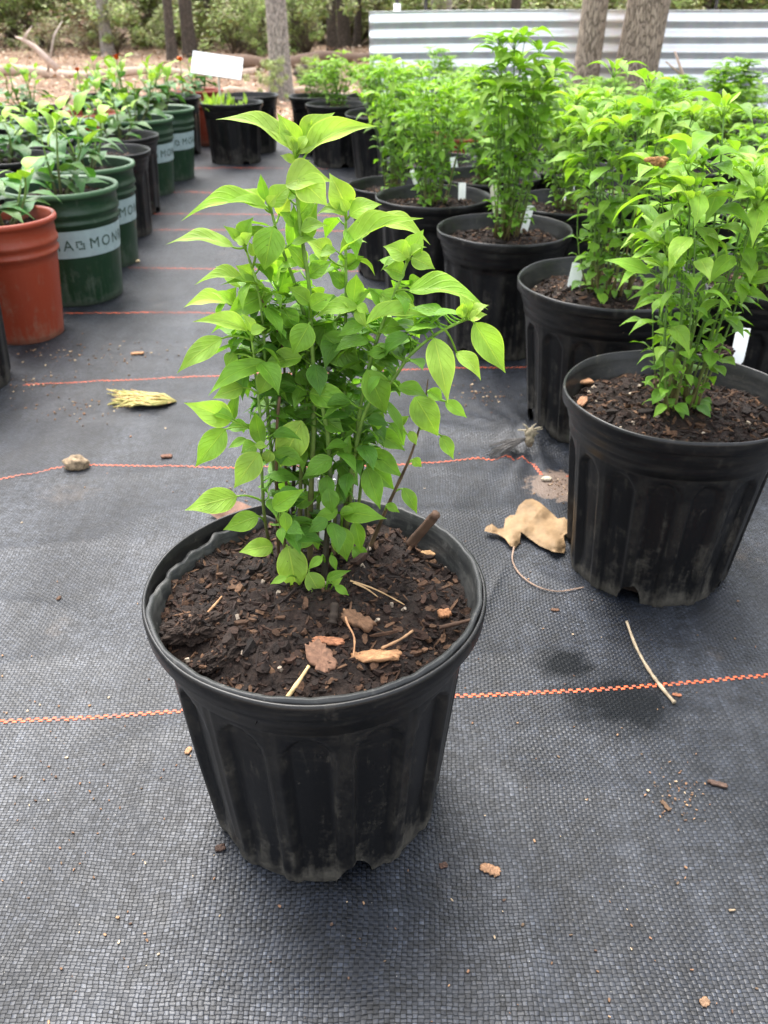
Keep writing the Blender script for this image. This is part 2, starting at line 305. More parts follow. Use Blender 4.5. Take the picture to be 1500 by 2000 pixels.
def mat_forest_floor():
    m, n, l, b, o = M('forest_floor'); tc = n.new('ShaderNodeTexCoord')
    n1 = nd(n, 'ShaderNodeTexNoise', Scale=1.3, Detail=8.0, Roughness=.7); l.new(tc.outputs['Object'], n1.inputs['Vector'])
    n2 = nd(n, 'ShaderNodeTexVoronoi', Scale=16.0); l.new(tc.outputs['Object'], n2.inputs['Vector'])
    r = ramp(n, [(.3, (.10, .06, .035)), (.5, (.24, .15, .09)), (.7, (.36, .25, .16))]); l.new(n1.outputs[0], r.inputs[0])
    c = mixc(n, l, .5, r.outputs[0], mixc(n, l, n2.outputs['Distance'], (.34, .22, .14), (.08, .05, .03)))
    l.new(c, b.inputs['Base Color']); b.inputs['Roughness'].default_value = .95
    return m

FAB = mat_fabric(); LEAF = mat_leaf(); GLOSSLEAF = mat_leaf('glossy_leaf', .42, .25); STEMM = mat_vcol('stem', .6, 120, .3, .2, .001)
SOILM = mat_vcol('soil', .85, 240, .6, .8, .004); CHIPM = mat_vcol('bark_chips', .8, 300, .45, .5, .002)
BLACKPOT = mat_pot('black_plastic', (.0045, .0045, .005), (.105, .094, .076), .32, .55)
BLACKPOT2 = mat_pot('worn_black_plastic', (.012, .012, .014), (.11, .10, .09), .38, .6)
LINER = mat_pot('chalky_black_plastic', (.022, .023, .023), (.16, .155, .14), .5, .9); REDPOT = mat_pot('terracotta_plastic', (.26, .040, .016), (.26, .15, .10), .42, .55)
GREENPOT = mat_pot('green_plastic', (.010, .034, .014), (.10, .12, .09), .38, .55)
GREENRIM = mat_pot('green_rim_plastic', (.05, .11, .05), (.16, .19, .13), .45, .3)
ORANGE = mat_vcol('orange_tape', .5, 400, .25, .2, .0008); WHITE = mat_simple('white_plastic', (.90, .91, .90), .5, 60, .05)
LABELM = mat_simple('faded_label', (.30, .38, .38), .55, 55, .22); INK = mat_simple('label_ink', (.035, .07, .05), .6, 80, .3)
BARKL = mat_bark('light_bark', (.26, .19, .13), (.60, .48, .37)); BARKD = mat_bark('dark_bark', (.05, .038, .028), (.20, .155, .12))
BARKG = mat_bark('grey_bark', (.26, .23, .20), (.58, .52, .46)); METAL = mat_metal(); WOODM = mat_vcol('dead_wood', .8, 50, .35, .5, .004)
DRYM = mat_vcol('dry_leaf', .7, 90, .22, .5, .002); FOLM = mat_vcol('undergrowth_leaf', .6, 8, .35, .1, .01)

# ------------------------------------------------------------------ the cloth and the ground
KN = G(1035, 868)
def gh(x, y):
    z = .0016*noise.noise(Vector((x*3.1, y*2.2, .3))) + .0007*noise.noise(Vector((x*9, y*6, 4.1)))
    z += .0030*(1-abs(noise.noise(Vector((x*2.0+y*.5, y*7, 2.2)))))**10 + .0022*(1-abs(noise.noise(Vector((x*6-y*2, y*2.2, 7.2)))))**12
    z += .007*math.exp(-((y-1.40-.05*math.sin(x*2))/.05)**2)*(.55+.45*math.sin(x*3+.5))
    dx, dy = x-KN.x, y-KN.y; d = math.hypot(dx, dy)
    if d < .35:
        a = math.atan2(dy, dx)
        z += .026*math.exp(-(d/.035)**2) + .008*math.exp(-(d/.13)**2)*(1+.75*math.sin(a*13+2*math.sin(a*3)))*sstep(0, .03, d)
    return z + .003
def on_ground(px, py, lift=0.):
    p = G(px, py, .003)
    for _ in range(3): p = G(px, py, gh(p.x, p.y)+lift)
    return p
def grid_axis(lo, hi, c, n, k):   # denser about c
    out = []
    for i in range(n+1):
        t = -1 + 2*i/n; s = math.copysign(abs(t)**k, t)
        out.append(c + (s*(hi-c) if s > 0 else -s*(lo-c)))
    return out
cl = MB(); xs = grid_axis(-3.6, 3.6, .15, 300, 1.7); ys = grid_axis(-.5, 5.25, .95, 300, 1.9)
cl.grid([[Vector((x, y, gh(x, y))) for x in xs] for y in ys])
cloth = cl.build('ground_cloth', FAB); tag(cloth, kind='structure', label='black woven weed cloth with orange marker threads')
g = MB(); g.grid([[Vector((x, y, -.012 if y < 5.6 else -.012+.02*noise.noise(Vector((x, y, 0))))) for x in grid_axis(-120, 120, 0, 60, 2.2)] for y in grid_axis(-40, 160, 9, 70, 2.2)])
gr = g.build('ground', mat_forest_floor()); tag(gr, kind='structure')

def stripe(pts, wd=.0062, cell=.0048, name='marker_thread'):
    P = [on_ground(*p) for p in pts]; m = MB(); rnd = random.Random(len(pts)*7+int(pts[0][1]))
    seg = [(P[i+1]-P[i]).length for i in range(len(P)-1)]; tot = sum(seg)
    def at(s):
        i = 0
        while i < len(seg)-1 and s > seg[i]: s -= seg[i]; i += 1
        return P[i].lerp(P[i+1], clamp(s/seg[i])), (P[i+1]-P[i]).normalized()
    k = 0; s = 0
    while s < tot:
        for row in (0, 1):
            a = s + row*cell; p, d = at(min(a, tot)); q, _ = at(min(a+cell*1.0, tot)); side = Vector((-d.y, d.x, 0))*(wd*.5)
            o = side*(row*1.0-.5); hh = side*.45
            base = len(m.v); c = (.62, .12, .045) if rnd.random() > .18 else (.34, .10, .06)
            f = rnd.uniform(.8, 1.15); c = tuple(x*f for x in c)
            mid = (p+q)/2
            for pt, lift in ((p, .0004), (mid, .0009), (q, .0004)):
                for sg in (-1, 0, 1):
                    v = pt + o + hh*sg*1.05; m.vert((v.x, v.y, gh(v.x, v.y)+lift*(1 if sg == 0 else .5)+.0004), c)
            for i in (0, 1):
                for j in (0, 1): m.f.append((base+i*3+j, base+i*3+j+1, base+i*3+j+4, base+i*3+j+3))
        s += cell*2.0
    o = m.build(name, ORANGE, cloth); return o
stripe([(-60, 1414), (0, 1410), (180, 1402), (370, 1388), (650, 1374), (890, 1360), (1160, 1348), (1330, 1335), (1500, 1319), (1600, 1306)])
stripe([(-60, 942), (0, 936), (60, 926), (128, 911)], .0045); stripe([(165, 908), (300, 911), (430, 914), (620, 912), (820, 904), (930, 895), (1000, 889), (1022, 893), (1040, 906), (1058, 928)], .0048)
stripe([(1105, 930), (1150, 928), (1250, 925)], .0048)
stripe([(45, 752), (180, 745), (420, 735), (620, 729), (800, 722), (1010, 718), (1100, 716)], .006)
for y0, y1, x0, x1 in ((612, 612, 100, 420), (523, 531, 250, 720), (449, 452, 300, 700), (418, 422, 290, 720), (376, 380, 330, 700), (328, 330, 340, 640), (604, 600, 430, 900), (668, 664, 640, 900)):
    if y0 in (604, 668): continue
    stripe([(x0, y0), ((x0+x1)/2, (y0+y1)/2-1), (x1, y1)], .0075 if y0 > 500 else .009, .012)

# ------------------------------------------------------------------ leaves
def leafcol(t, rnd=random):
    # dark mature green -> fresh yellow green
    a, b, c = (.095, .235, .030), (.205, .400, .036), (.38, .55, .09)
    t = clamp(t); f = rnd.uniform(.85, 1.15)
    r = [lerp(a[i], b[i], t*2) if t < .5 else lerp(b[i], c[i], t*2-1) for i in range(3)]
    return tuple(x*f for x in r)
def profile(t, shape):
    if shape == 'lance': return math.sin(PI*clamp(t)**.70)*(1-.45*sstep(.5, 1.0, t))*1.08
    if shape == 'round': return math.sin(PI*clamp(t)**.74)**.85*(1-.30*sstep(.65, 1.0, t))*1.03
    return math.sin(PI*clamp(t)**.70)*(1-.36*sstep(.55, 1.0, t))*1.06
def leaf(m, base, tip, side, w, fold=.35, arch=.12, col=(.1, .2, .03), shape='ovate', nv=9, nu=2, rnd=random, twist=0., wave=.02, curl=0.):
    base, tip = Vector(base), Vector(tip); d = tip-base; L = d.length
    if L < 1e-5: return
    dn = d/L; side = side - dn*side.dot(dn)
    if side.length < 1e-6: side = dn.orthogonal()
    side.normalize(); nrm = side.cross(dn)
    if nrm.z < 0: nrm = -nrm
    rows = []; uvs = []; ph = rnd.uniform(0, 6)
    for i in range(nv+1):
        t = i/nv; hw = w*.5*profile(t, shape); 
        if i == 0: hw = w*.02
        if i == nv: hw = w*.004
        c = base + d*t + nrm*(arch*L*math.sin(PI*t)) - nrm*(curl*L*t*t*t)
        a = twist*t; sd = side*math.cos(a) + nrm*math.sin(a); nn = nrm*math.cos(a) - side*math.sin(a)
        row = []; uv = []
        for j in range(-nu, nu+1):
            u = j/nu; x = abs(u)
            z = fold*hw*(x**1.25) + wave*L*math.sin(t*11+ph+(1.7 if u > 0 else 0))*x*(hw/(w*.5+1e-6)) - .10*hw*x**3
            row.append(c + sd*(u*hw*math.sqrt(max(.2, 1-fold*fold*.5))) + nn*z); uv.append((u, t))
        rows.append(row); uvs.append(uv)
    m.grid(rows, col, uvs=uvs)
def quadpath(a, b, sag, n=4):
    return [a.lerp(b, i/n) + sag*(4*(i/n)*(1-i/n)) for i in range(n+1)]
def tube_s(m, pts, r, seg=5, cols=None, col=(.1, .2, .03)):
    b = m.tube(pts, r, seg, col, cols)
    for i in range(b, len(m.v)): m.u[i] = (2, .5, 0)

# ------------------------------------------------------------------ pots
def fluted_pot(m, R, h, br=.79, nfl=18, seg=144, holes=4, hole0=0., wob=.01, seed=0, depth=.0042, lowrows=30, holew=.021, holeh=.027, at=.765):
    rb = R*br; neck = R*.900; pc = []
    nh = Vector((seed*3.3, seed*1.7, 0))
    def body_r(z): return lerp(rb, neck, (z/(h*.86)))
    def wobble(a, z): return 1 + wob*noise.noise(Vector((math.cos(a)*1.4, math.sin(a)*1.4, z*5))+nh)
    rows = []
    def ring(z, r, fl=False, zf=0):
        row = []; cc = []
        for j in range(seg):
            a = 2*PI*j/seg; rr = r; wear = .0 if z < h*.8 else .10
            if fl:
                ph = (a*nfl/(2*PI)) % 1.0; x = abs(ph-.5)*2       # 0 at panel centre, 1 at the rib
                top = h*(at-.01) - (1-math.sqrt(max(0, 1-(x/.74)**2)))*h*.13 if x < .74 else -1
                mk = sstep(.74, .62, x)*sstep(0, .005, top - z) if x < .74 else 0
                wear = clamp(.30*(1-mk)*sstep(.55, .9, x) + 3.0*mk*(1-mk)*.55)
                rr -= depth*mk*(.35+.65*sstep(0, .05, z)) - .0006*sstep(.70, .80, x)*sstep(1.0, .86, x)
                if z < .014: rr -= .003*(1-z/.014)**2
            rr *= wobble(a, z)
            zz = z + .002*noise.noise(Vector((math.cos(a)*2, math.sin(a)*2, 7))+nh)*(z/h)
            row.append(Vector((rr*math.cos(a), rr*math.sin(a), zz))); cc.append((1-wear, 1, 1))
        rows.append(row); pc.append(cc)
    # inside, from the bottom up to the lip
    for z in (.006, h*.25, h*.5, h*.72): ring(z, body_r(z)-depth-.0035)
    for z, r in ((h*.80, neck-depth-.002), (h*.86, R*.925-.004), (h*.90, R*.94-.003), (h-.012, R-.0050), (h-.001, R-.0036), (h, R-.0022), (h-.0010, R-.0005), (h-.005, R), (h-.010, R-.0004), (h-.0165, R-.001), (h-.018, R-.003), (h-.0185, R-.0075), (h-.026, R*.944), (h-.0325, R*.938), (h-.0335, R*.929), (h-.039, R*.925), (h-.0400, R*.916), (h-.0435, R*.912), (h*(at+.021), neck)): ring(z, r)
    for i in range(lowrows+1):
        z = h*(at+.02)*(1-i/lowrows)**1.12 + .0005
        ring(z, body_r(z), True)
    rows.append([p*.96 for p in rows[-1]]); rows[-1] = [Vector((p.x, p.y, .0008)) for p in rows[-1]]
    pc.append(pc[-1]); base = m.grid(rows, wrap=True, cols=pc)
    # drainage holes
    if holes:
        ang = [hole0 + 2*PI*k/holes for k in range(holes)]; keep = []; n = seg
        bnd = set()
        def inside(i):
            x, y, z = m.v[i]; a = math.atan2(y, x)
            for h0 in ang:
                da = (a-h0+PI) % (2*PI)-PI; s = da*rb
                if abs(s) < holew*1.6 and z < holeh*1.25:
                    q = (s/holew)**2 + ((z+.001)/holeh)**2
                    if q < 1: return True
            return False
        ins = {}
        fstart = len(m.f) - (len(rows)-1)*seg
        ntop = 22
        for q in m.f[fstart:]:
            fl = [ins.setdefault(i, inside(i)) for i in q]
            if all(fl): continue
            keep.append(q)
            if any(fl):
                for i, f in zip(q, fl):
                    if f: bnd.add(i)
        m.f[fstart:] = keep
        for i in bnd:
            x, y, z = m.v[i]; a = math.atan2(y, x); r = math.hypot(x, y)
            for h0 in ang:
                da = (a-h0+PI) % (2*PI)-PI; s = da*rb
                if abs(s) < holew*1.2:
                    q = math.sqrt((s/holew)**2 + ((z+.001)/holeh)**2)
                    if q > .05 and q < 1:
                        s2 = s/q; z2 = (z+.001)/q-.001; a2 = h0+s2/rb
                        if z2 < .002: z2 = z
                        r2 = r; m.v[i] = (r2*math.cos(a2), r2*math.sin(a2), z2)
    return base
def smooth_pot(m, R, h, br=.88, seg=64, rim=.006, seed=0, wob=.008, rings=True):
    nh = Vector((seed*3.3, seed*1.7, 0)); rb = R*br; Rn = R-.012
    prof = [(rb-.006, .006), (lerp(rb, Rn, .7)-.005, h*.7), (Rn-.004, h-.03), (R-rim*1.6, h-.006), (R-rim*.9, h), (R-rim*.2, h-.001), (R, h-.005), (R, h-.011), (R-.004, h-.014)]
    if rings: prof += [(R-.008, h-.017), (R-.008, h-.045), (R-.0055, h-.049), (R-.0055, h-.056), (R-.010, h-.060), (R-.010, h-.070), (R-.0075, h-.073), (R-.0075, h-.078), (R-.013, h-.082)]
    r0 = prof[-1][0]; z0 = prof[-1][1]
    for i in range(1, 13):
        t = i/12; prof.append((lerp(r0, rb, t), lerp(z0, .004, t)))
    prof += [(rb-.004, .001), (rb*.9, .0005)]
    rows = []
    for r, z in prof:
        row = []
        for j in range(seg):
            a = 2*PI*j/seg; k = 1+wob*noise.noise(Vector((math.cos(a)*1.2, math.sin(a)*1.2, z*3))+nh)
            row.append(Vector((r*k*math.cos(a), r*k*math.sin(a), z)))
        rows.append(row)
    m.grid(rows, wrap=True)
CH = [(.028, .014, .009), (.042, .021, .013), (.070, .036, .020), (.016, .009, .006), (.12, .065, .036), (.022, .012, .008), (.012, .007, .005), (.014, .008, .006)]
def chip(m, p, L, W, H, R, col, rnd):
    b = len(m.v); n = 6
    ring = [(math.cos(2*PI*k/n)*rnd.uniform(.7, 1.15), math.sin(2*PI*k/n)*rnd.uniform(.6, 1.15)) for k in range(n)]
    for zz, sc in ((-.5, .9), (.5, 1)):
        for x, y in ring:
            x = clamp(x*1.25, -1, 1); m.vert(p + R @ Vector((x*L*.5*sc, y*W*.5*sc, zz*H + rnd.uniform(-.15, .15)*H)), col)
    m.f.append(tuple(b+n+k for k in range(n))); m.f.append(tuple(b+k for k in range(n))[::-1])
    for k in range(n): m.f.append((b+k, b+(k+1) % n, b+n+(k+1) % n, b+n+k))
def soil_fn(R, z0, mound, seed):
    nh = Vector((seed*2.1, seed, 0))
    def f(x, y):
        r = math.hypot(x, y)/R
        z = z0 + mound*(1-r*r) + .011*noise.noise(Vector((x*22, y*22, 0))+nh) + .0045*noise.noise(Vector((x*70, y*70, 2))+nh) + .0022*noise.noise(Vector((x*190, y*190, 3))+nh)
        return z
    return f
def soil(parent, R, z0, mound, seed, nchips, res=60, big=1.0, name='soil'):
    rnd = random.Random(seed); f = soil_fn(R, z0, mound, seed); m = MB(); rows = []; cols = []
    nr = res//2
    for i in range(nr+1):
        r = R*(i/nr); row = []; cc = []
        for j in range(res*2):
            a = 2*PI*j/(res*2); x, y = r*math.cos(a), r*math.sin(a)
            row.append(Vector((x, y, f(x, y)))); s = .5+.5*noise.noise(Vector((x*60, y*60, seed)))
            cc.append((lerp(.006, .026, s), lerp(.004, .014, s), lerp(.003, .009, s)))
        rows.append(row); cols.append(cc)
    m.grid(rows, wrap=True, cols=cols)
    rows = [[Vector((R*k*math.cos(2*PI*j/32), R*k*math.sin(2*PI*j/32), z)) for j in range(32)] for k, z in ((1., z0-.004), (.90, z0-.010), (.86, z0-.03), (.80, z0*.5), (.72, .012), (.02, .011))]
    m.grid(rows, (.02, .012, .008), wrap=True)
    for k in range(nchips):
        a = rnd.uniform(0, 2*PI); r = R*.985*math.sqrt(rnd.random()); x, y = r*math.cos(a), r*math.sin(a)
        q = rnd.random(); L = (.0035+.008*rnd.random()**2.2)*big
        if q > .93: L *= 1.9
        W = L*rnd.uniform(.25, .75)
        if q < .22: L *= rnd.uniform(1.6, 3.0); W = L*rnd.uniform(.07, .16)
        H = min(W, L)*rnd.uniform(.25, .6)
        Rm = Matrix.Rotation(rnd.uniform(0, 2*PI), 3, 'Z') @ Matrix.Rotation(rnd.gauss(0, .4), 3, 'Y') @ Matrix.Rotation(rnd.gauss(0, .4), 3, 'X')
        col = rnd.choice(CH); ff = rnd.uniform(.6, 1.25); col = tuple(c*ff for c in col)
        if rnd.random() < .006: col = (.40, .32, .24); L = W = H = .004*big
        chip(m, Vector((x, y, f(x, y)+H*.35)), L, W, H, Rm, col, rnd)
    o = m.build(name, SOILM, parent, smooth=False); return o, f

# ------------------------------------------------------------------ pepper plants (generator)
def pepper(h, nst, rad, spread, seed, big=1.0, nu=2, nv=7, low=True, tone=0., sparse=1.0, topbig=1.0, hmin=.62):
    rnd = random.Random(seed); S_ = MB(); Lf = MB()
    for s in range(nst):
        a = rnd.uniform(0, 2*PI); r0 = rad*math.sqrt(rnd.random()); r1 = r0*1.6 + spread*rnd.random()**.9
        a1 = a + rnd.gauss(0, .3); hh = h*rnd.uniform(hmin, 1.0) if s else h
        if r1 > spread*.8: hh *= .85
        b = Vector((r0*math.cos(a), r0*math.sin(a), -.005)); t = Vector((r1*math.cos(a1), r1*math.sin(a1), hh))
        bow = Vector((rnd.gauss(0, .012), rnd.gauss(0, .012), 0)) - (t-b)*Vector((1, 1, 0)).dot(Vector((1, 0, 0)))*0
        out = Vector((t.x-b.x, t.y-b.y, 0))*(-.18)
        pts = quadpath(b, t, bow+out, 7); th = rnd.uniform(.0014, .0024)*big
        dead = rnd.random() < .06
        cols = [tuple(lerp(x, y, sstep(.0, .45, i/7)) for x, y in zip((.13, .085, .04), (.10, .19, .035))) for i in range(8)]
        if dead: cols = [(.26, .17, .09)]*8; pts = pts[:5]; cols = cols[:5]; th *= .6
        tube_s(S_, pts, [th*(1-.55*i/7) for i in range(len(pts))], 5, cols)
        if dead: continue
        nn = max(3, int(hh/(.028*big)*sparse)); ang = rnd.uniform(0, PI)
        for k in range(nn):
            u = (k+.7+rnd.uniform(-.25, .25))/nn
            if u < .06 or u > .97 or (not low and u < .25): continue
            ii = u*7; i0 = min(6, int(ii)); p = pts[i0].lerp(pts[i0+1], ii-i0)
            ang += PI/2 + rnd.gauss(0, .35)
            for sgn in (0, PI):
                if rnd.random() < .28: continue
                aa = ang+sgn; dr = Vector((math.cos(aa), math.sin(aa), 0))
                o2 = Vector((p.x, p.y, 0)); 
                if o2.length > .004: dr = (dr + o2.normalized()*.55).normalized()
                L = lerp(.021, .050, sstep(.15, 1.0, u))*big*rnd.uniform(.65, 1.25); pl = L*rnd.uniform(.25, .5)
                if u > .6: L *= topbig
                el = rnd.uniform(-.7, .35); q = p + dr*pl*.85 + Vector((0, 0, pl*.5))
                e = q + (dr*math.cos(el) + Vector((0, 0, math.sin(el))))*L
                c = leafcol(.22+.38*u+tone+rnd.gauss(0, .12), rnd)
                shp = 'round' if u < .42 else ('ovate' if u < .62 else 'lance')
                side = Vector((-dr.y, dr.x, rnd.gauss(0, .25)))
                leaf(Lf, q, e, side, L*(rnd.uniform(.62, .80) if u < .5 else rnd.uniform(.38, .5)), rnd.uniform(.15, .5), rnd.uniform(0, .16), c, shp, nv, nu, rnd, curl=rnd.uniform(0, .25))
                tube_s(Lf, [p, p.lerp(q, .5)+Vector((0, 0, pl*.05)), q], .0007*big, 3, col=leafcol(.6, rnd))
        # growing tip
        p = pts[-1]; na = rnd.uniform(0, 6)
        for k in range(7):
            aa = na + k*2.4; small = k > 3
            L = (.020 if small else .045*topbig)*big*rnd.uniform(.7, 1.2); el = rnd.uniform(.5, 1.2) if small else rnd.uniform(-.15, .5)
            dr = Vector((math.cos(aa), math.sin(aa), 0)); q = p + dr*(.003 if small else .010)*big + Vector((0, 0, .004*big))
            e = q + (dr*math.cos(el) + Vector((0, 0, math.sin(el))))*L
            tube_s(Lf, [p-Vector((0, 0, .008*big)), q], .0008*big, 3, col=leafcol(.7, rnd))
            leaf(Lf, q, e, Vector((-dr.y, dr.x, rnd.gauss(0, .15))), L*rnd.uniform(.36, .5), rnd.uniform(.3, .7), rnd.uniform(.02, .16), leafcol(.54+tone+rnd.gauss(0, .12), rnd), 'lance', nv, nu, rnd, curl=rnd.uniform(.05, .3))
    return S_, Lf
def glossy_plant(h, nst, seed, lean=(0, 0), big=1.0, nv=6):
    rnd = random.Random(seed); S_ = MB(); Lf = MB()
    for s in range(nst):
        a = 2*PI*s/nst + rnd.uniform(-.4, .4); r1 = rnd.uniform(.03, .11); hh = h*rnd.uniform(.6, 1)
        b = Vector((.012*math.cos(a), .012*math.sin(a), -.005)); t = Vector((r1*math.cos(a)+lean[0], r1*math.sin(a)+lean[1], hh))
        pts = quadpath(b, t, Vector((rnd.gauss(0, .02), rnd.gauss(0, .02), 0)), 6)
        tube_s(S_, pts, [.0042*(1-.6*i/6) for i in range(7)], 6, [(.12, .13, .05)]*3+[(.14, .22, .05)]*4)
        nn = max(5, int(hh/.021)); ang = rnd.uniform(0, 6)
        for k in range(nn):
            u = (k+.8)/nn
            if u < .12: continue
            ii = u*6; i0 = min(5, int(ii)); p = pts[i0].lerp(pts[min(6, i0+1)], ii-i0); ang += 2.4
            young = u > .72; dr = Vector((math.cos(ang), math.sin(ang), 0)); L = (.055 if young else .080)*big*rnd.uniform(.7, 1.2)
            el = rnd.uniform(.3, 1.1) if young else rnd.uniform(-.5, .4); q = p + dr*.012+Vector((0, 0, .004))
            e = q + (dr*math.cos(el)+Vector((0, 0, math.sin(el))))*L
            c = leafcol(rnd.uniform(.45, .85), rnd) if young else tuple(x*rnd.uniform(.8, 1.2) for x in (.075, .185, .045))
            leaf(Lf, q, e, Vector((-dr.y, dr.x, rnd.gauss(0, .2))), L*rnd.uniform(.42, .55), .25, rnd.uniform(.05, .18), c, 'ovate', nv, 2, rnd, curl=rnd.uniform(.05, .35))
            tube_s(Lf, [p, q], .0012, 3, col=c)
    return S_, Lf

# ------------------------------------------------------------------ the main pot
def root_at(px, py, h, name, label, cat, rz=0, group=None, scale=1.0, rot=None):
    p = G(px, py, h*scale); o = thing(name, label, cat, (p.x, p.y, gh(p.x, p.y)-.002), rz, group, rot); o.scale = (scale,)*3; return o
R0, H0 = .1475, .265
main = thing( 'potted_pepper_plant', 'dense leafy pepper seedlings in black fluted nursery pot, large in the foreground', 'potted plant', (-.059, .577, gh(-.059, .577)-.002))
MX, MY = main.location.x, main.location.y
m = MB(); fluted_pot(m, R0, H0, br=.765, nfl=14, seg=280, holes=4, hole0=math.radians(-90+17), seed=1, wob=.016, depth=.0075, lowrows=64, holew=.018, holeh=.028, at=.81)
pot = m.build('pot', BLACKPOT, main)
# torn liner pot inside the rim
m = MB(); rows = [[], [], [], [], []]; rnd = random.Random(4)
for j in range(240):
    a = 2*PI*j/240; torn = sstep(.5, .9, math.cos(a-math.radians(140)))
    top = H0 + .001 - torn*(.012+.012*noise.noise(Vector((a*6, 0, 1)))) - .0022*abs(noise.noise(Vector((math.cos(a)*9, math.sin(a)*9, 3))))
    inn = .0078 + torn*.006*(1+noise.noise(Vector((a*9, 2, 1)))) + .0012*noise.noise(Vector((math.cos(a)*7, math.sin(a)*7, 9)))
    for k, (dr, z) in enumerate(((.034, H0-.075), (.0085+inn-.0078, top-.012), (inn+.0004, top), (inn-.0034, top+.0010), (inn-.0042, top-.004))):
        r = R0-dr; rows[k].append(Vector((r*math.cos(a), r*math.sin(a), z)))
m.grid(rows, wrap=True); m.build('inner_liner', LINER, main)
so, sf = soil(main, R0-.0125, .238, .014, 11, 2600, 110, 1.0)

SZ = .246
YP = G(640, 1095, SZ).y
def PP(px, py, dy): return atY(px, py, YP+dy)
ML = Vector(main.location)
STEMS = [  # (base px on soil), [(px, py, dy)...], radius px bottom, radius px top, colour: 0 green 1 brown
 ((606, 1120), [(606, 1000, .0), (612, 860, .0), (613, 740, 0), (607, 640, 0), (605, 570, 0), (592, 480, 0), (582, 400, 0), (577, 320, 0), (577, 292, 0)], 8, 4.5, 0),
 ((588, 1110), [(586, 1000, .01), (590, 880, .01), (600, 760, .01), (598, 640, .01), (578, 560, .01), (556, 500, .0), (540, 450, 0), (528, 405, 0), (522, 392, 0)], 6.5, 3.5, 0),
 ((560, 1105), [(548, 1000, -.01), (530, 880, -.01), (520, 760, -.01), (515, 650, -.01), (505, 570, -.01), (488, 510, -.01), (476, 478, -.01)], 6, 3, 0),
 ((650, 1110), [(655, 1000, .01), (668, 880, .01), (672, 760, .01), (675, 640, .015), (676, 540, .015), (675, 470, .015), (676, 420, .015)], 6, 3.5, 0),
 ((665, 1110), [(680, 1010, 0), (692, 900, 0), (705, 790, 0), (728, 690, -.01), (752, 620, -.01), (772, 570, -.01), (792, 520, -.01), (797, 500, -.01)], 7, 3.6, 0),
 ((655, 1100), [(672, 1000, -.01), (690, 900, -.015), (715, 800, -.02), (765, 745, -.03), (800, 695, -.035), (848, 655, -.04), (885, 635, -.045), (915, 622, -.05)], 6.5, 3.6, 0),
 ((716, 1085), [(752, 1000, 0), (775, 950, 0), (800, 895, 0), (815, 850, 0), (828, 800, 0), (836, 740, 0)], 6.5, 1.5, 1),
 ((632, 1150), [(636, 1080, -.02), (641, 1020, -.02), (645, 930, -.01), (640, 850, -.01), (628, 780, -.01), (625, 700, .02), (640, 640, .02), (690, 600, .0)], 10, 3, 2),
 ((545, 1100), [(541, 1000, -.02), (540, 900, -.02), (541, 830, -.02), (546, 775, -.02)], 5, 4.5, 1),
 ((535, 1100), [(518, 1020, -.03), (512, 940, -.03), (510, 860, -.03), (507, 800, -.03), (500, 740, -.02), (495, 690, -.02), (488, 645, -.02)], 5, 3, 0),
 ((575, 1095), [(572, 1000, .02), (575, 900, .02), (580, 800, .02), (570, 700, .02), (560, 640, .02), (548, 590, .015), (543, 560, .015)], 6, 3, 2),
 ((620, 1085), [(622, 980, .03), (640, 860, .03), (655, 760, .03), (650, 660, .03), (640, 600, .03)], 6, 3, 0),
 ((600, 1090), [(597, 980, .03), (590, 850, .03), (560, 760, .03), (530, 700, .03), (500, 650, .03), (470, 600, .02)], 5, 2.6, 0),
 ((685, 1080), [(700, 990, .03), (712, 880, .03), (728, 780, .03), (745, 700, .03), (770, 640, .03)], 5, 2.6, 0),
 ((570, 1090), [(560, 960, .0), (556, 860, .0), (556, 760, .01), (552, 680, .01), (530, 620, 0), (505, 575, -.01)], 4.5, 2.5, 1),
 ((590, 1150), [(580, 1090, -.04), (560, 1050, -.045), (540, 1010, -.045), (524, 975, -.045)], 4, 2.5, 0),
]
def px_at(p):
    v = p-CAM; zc = v.dot(FWD); return 750+F*v.x/zc, 1000-F*v.dot(UP)/zc
stem_pts = []
for k, (b, pl, r0, r1, c) in enumerate(STEMS):
    P0 = G(b[0], b[1], SZ-.006); raw = [P0]
    for i, (x, y, dy) in enumerate(pl):
        f = clamp((i+1)/3.0); Y = lerp(P0.y, YP+dy, f); raw.append(atY(x, y, Y))
    # smooth (catmull)
    pts = []
    for i in range(len(raw)-1):
        a, b_, c_, d = raw[max(i-1, 0)], raw[i], raw[i+1], raw[min(i+2, len(raw)-1)]
        for q in range(4):
            t = q/4; pts.append(.5*((2*b_)+(c_-a)*t+(2*a-5*b_+4*c_-d)*t*t+(3*b_-a-3*c_+d)*t**3))
    pts.append(raw[-1]); n = len(pts)
    zc = (YP)/math.cos(PITCH)*.93
    rr = [lerp(r0, r1, i/(n-1))*.66*(pts[i]-CAM).dot(FWD)/F*(1+.18*(abs(math.sin(i*.9+k)) > .93)) for i in range(n)]
    gA, gB, br_, dk = (.13, .23, .04), (.22, .38, .06), (.10, .065, .035), (.035, .028, .018)
    cols = []
    for i in range(n):
        t = i/(n-1)
        if c == 0: col = tuple(lerp(lerp(x, y, sstep(0, .35, t)), z, sstep(.5, 1, t)) for x, y, z in zip(br_, gA, gB))
        elif c == 1: col = tuple(x*(1+.3*math.sin(i*1.7)) for x in br_)
        else: col = tuple(lerp(x, y, sstep(.25, .6, t)) for x, y in zip(dk, gA))
        if i % 7 == 3: col = tuple(x*.6 for x in col)
        cols.append(col)
    mm = MB(); mm.tube([p-ML for p in pts], rr, 8, cols=cols); mm.build('stem', STEMM, main)
    for i, p in enumerate(pts): stem_pts.append((p, px_at(p), k, i/(n-1)))

